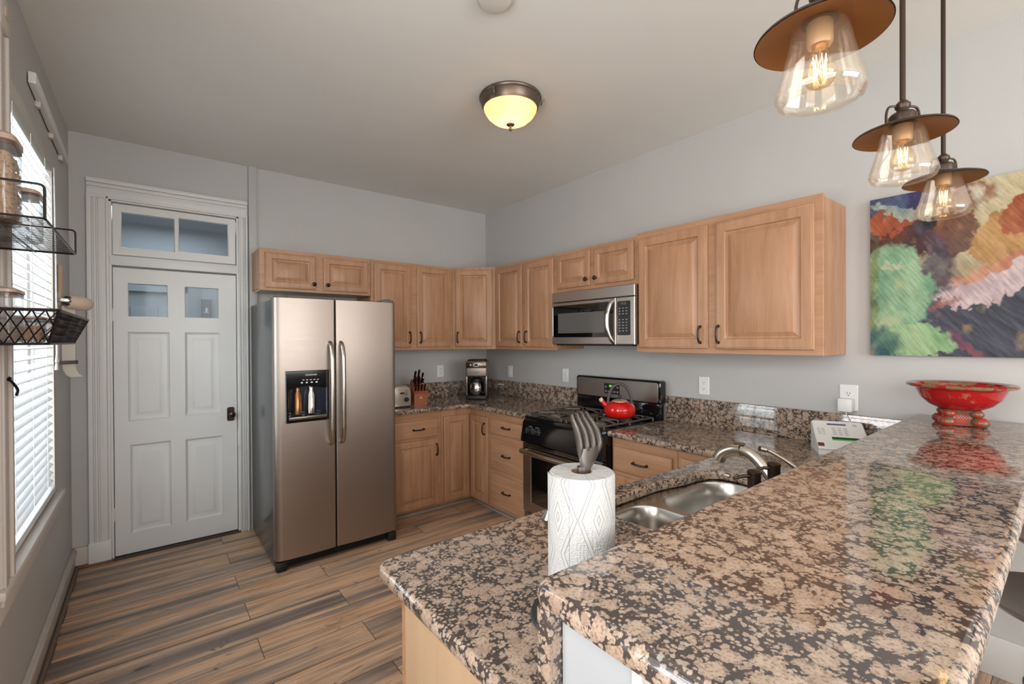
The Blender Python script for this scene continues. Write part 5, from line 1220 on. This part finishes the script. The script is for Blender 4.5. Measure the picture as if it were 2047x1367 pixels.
for i, (x, y, zr_) in enumerate(((-1.845, -3.738, 2.040), (-1.230, -3.738, 2.021), (-0.660, -3.735, 2.016))):
    if i == 0:
        p = thing('pendant_light', PL[0], 'pendant light', (x, y, zr_), 0, 'pendant lights over the bar'); pend0 = p; p.scale = (0.88,)*3
        rod = (H-zr_)/0.88
        shp = [(0.030, 0.028), (0.055, 0.020), (0.100, 0.006), (0.124, -0.004), (0.127, -0.010)]
        part('metal_shade', MB().lathe(shp+[(0.125, -0.0105), (0.099, 0.003), (0.054, 0.017), (0.030, 0.024)], (0, 0, 0), 56, cap=False), DARKB, p, angle=50)
        part('shade_lining', MB().lathe([(0.1245, -0.0112), (0.0985, 0.0022), (0.0535, 0.0162), (0.029, 0.0232)], (0, 0, 0), 56, cap=False), COPPER, p, angle=50, label='copper-coloured inside of the shade')
        part('cap', MB().lathe([(0.034, 0.020), (0.036, 0.030), (0.036, 0.048), (0.030, 0.056), (0.016, 0.062), (0.015, 0.068), (0.020, 0.076), (0.020, 0.084), (0.012, 0.094), (0.008, 0.097)], (0, 0, 0), 28), DARKB, p)
        for s in (-1, 1):
            part('cage_arm', MB().tube(rbend([(s*0.012, 0, 0.080), (s*0.045, 0, 0.078), (s*0.052, 0, 0.055), (s*0.052, 0, 0.018)], 0.02), 0.0035, 8, M=Matrix.Rotation(math.radians(-38), 4, 'Z')), DARKB, p)
        part('rod', MB().cyl((0, 0, 0.09), (0, 0, rod-0.02), 0.0075, 14), DARKB, p)
        part('canopy', MB().lathe([(0.010, rod-0.03), (0.055, rod-0.022), (0.062, rod-0.012), (0.062, rod-0.001)], (0, 0, 0), 32), DARKB, p)
        sg_ = [(0.050, 0.012), (0.054, 0.002), (0.062, -0.040), (0.074, -0.085), (0.084, -0.118), (0.086, -0.132), (0.080, -0.146), (0.070, -0.152)]
        part('glass_shade', MB().lathe(sg_+[(0.068, -0.150), (0.077, -0.144), (0.083, -0.131), (0.081, -0.118), (0.071, -0.085), (0.059, -0.040), (0.051, 0.002), (0.048, 0.010)], (0, 0, 0), 48, cap=False), SHADEG, p, angle=60)
        part('socket', MB().lathe([(0.022, 0.024), (0.025, 0.018), (0.025, -0.022), (0.022, -0.030), (0.018, -0.028)], (0, 0, 0), 24), mat('tan_socket', (186, 150, 110), 0.4, 0.2), p)
        bu = part('bulb', MB().lathe([(0.013, -0.026), (0.015, -0.036), (0.024, -0.062), (0.032, -0.085), (0.031, -0.100), (0.022, -0.114), (0.008, -0.121), (0, -0.122)], (0, 0, 0), 32), BULBG, p, angle=60)
        part('bulb_base', MB().lathe([(0.013, -0.022), (0.014, -0.030), (0.010, -0.036)], (0, 0, 0), 16), mat('brass_base', (200, 160, 110), 0.3, 0.8), bu)
        m = MB(); pts = []
        for k in range(15):
            a = 2*math.pi*k/14*0.93; r_ = 0.0125 if k % 2 else 0.010
            pts.append((r_*math.cos(a), r_*math.sin(a), -0.052 if k % 2 else -0.094))
        m.tube(pts, 0.00085, 6); part('filament', m, FILAMENT, bu)
        part('stem', MB().cyl((0, 0, -0.098), (0, 0, -0.030), 0.0015, 6), mat('stem_wire', (200, 190, 170), 0.3, 0.5), bu)
    else:
        dup(pend0, (x, y, zr_), 0, PL[i])
    point('pendant_bulb_light', (x, y, zr_-0.065), 1.2, (1.0, 0.74, 0.48), 0.0)
# rods of the copies reach the ceiling only if lengths agree; stretch nothing, the canopy sits 0.02-0.03 into the ceiling paint
# ------------------------------------------------------------------ bar stools
s0 = None
for i, (x, y, lb) in enumerate(((-0.985, -4.045, 'dark metal screw stool with dished seat nearest camera under bar'), (-0.38, -4.055, 'dark metal screw stool under the far end of bar'))):
    if i == 0:
        s_ = thing('bar_stool', lb, 'bar stool', (x, y, 0), math.radians(20), 'bar stools'); s0 = s_
        IR = mat('aged_brown_iron', (62, 50, 44), 0.42, 0.6)
        part('seat', MB().lathe([(0.03, 0.742), (0.12, 0.735), (0.175, 0.742), (0.190, 0.756), (0.188, 0.764), (0.172, 0.760), (0.12, 0.748), (0, 0.745)], (0, 0, 0), 48), mat('grey_cast_seat', (84, 72, 66), 0.35, 0.6), s_, angle=50)
        part('hub', MB().lathe([(0.05, 0.738), (0.045, 0.70), (0.025, 0.66)], (0, 0, 0), 24), IR, s_)
        rs = [(0.014+0.002*(k % 2), 0.30+0.006*k) for k in range(66)]
        part('screw_post', MB().lathe(rs, (0, 0, 0), 16), IR, s_)
        part('collar', MB().lathe([(0.03, 0.42), (0.036, 0.44), (0.036, 0.52), (0.028, 0.54)], (0, 0, 0), 20), IR, s_)
        for k in range(4):
            R_ = Matrix.Rotation(math.radians(45+90*k), 4, 'Z')
            part('leg', MB().tube(rbend([(0.028, 0, 0.53), (0.07, 0, 0.50), (0.13, 0, 0.25), (0.20, 0, 0.012)], 0.05), 0.012, 10, M=R_), IR, s_)
        m = MB(); m.tube([(0.145*math.cos(a), 0.145*math.sin(a), 0.22) for a in [2*math.pi*k/32 for k in range(32)]], 0.008, 8, closed=True); part('foot_ring', m, IR, s_)
    else: dup(s0, (x, y, 0), math.radians(65), lb)
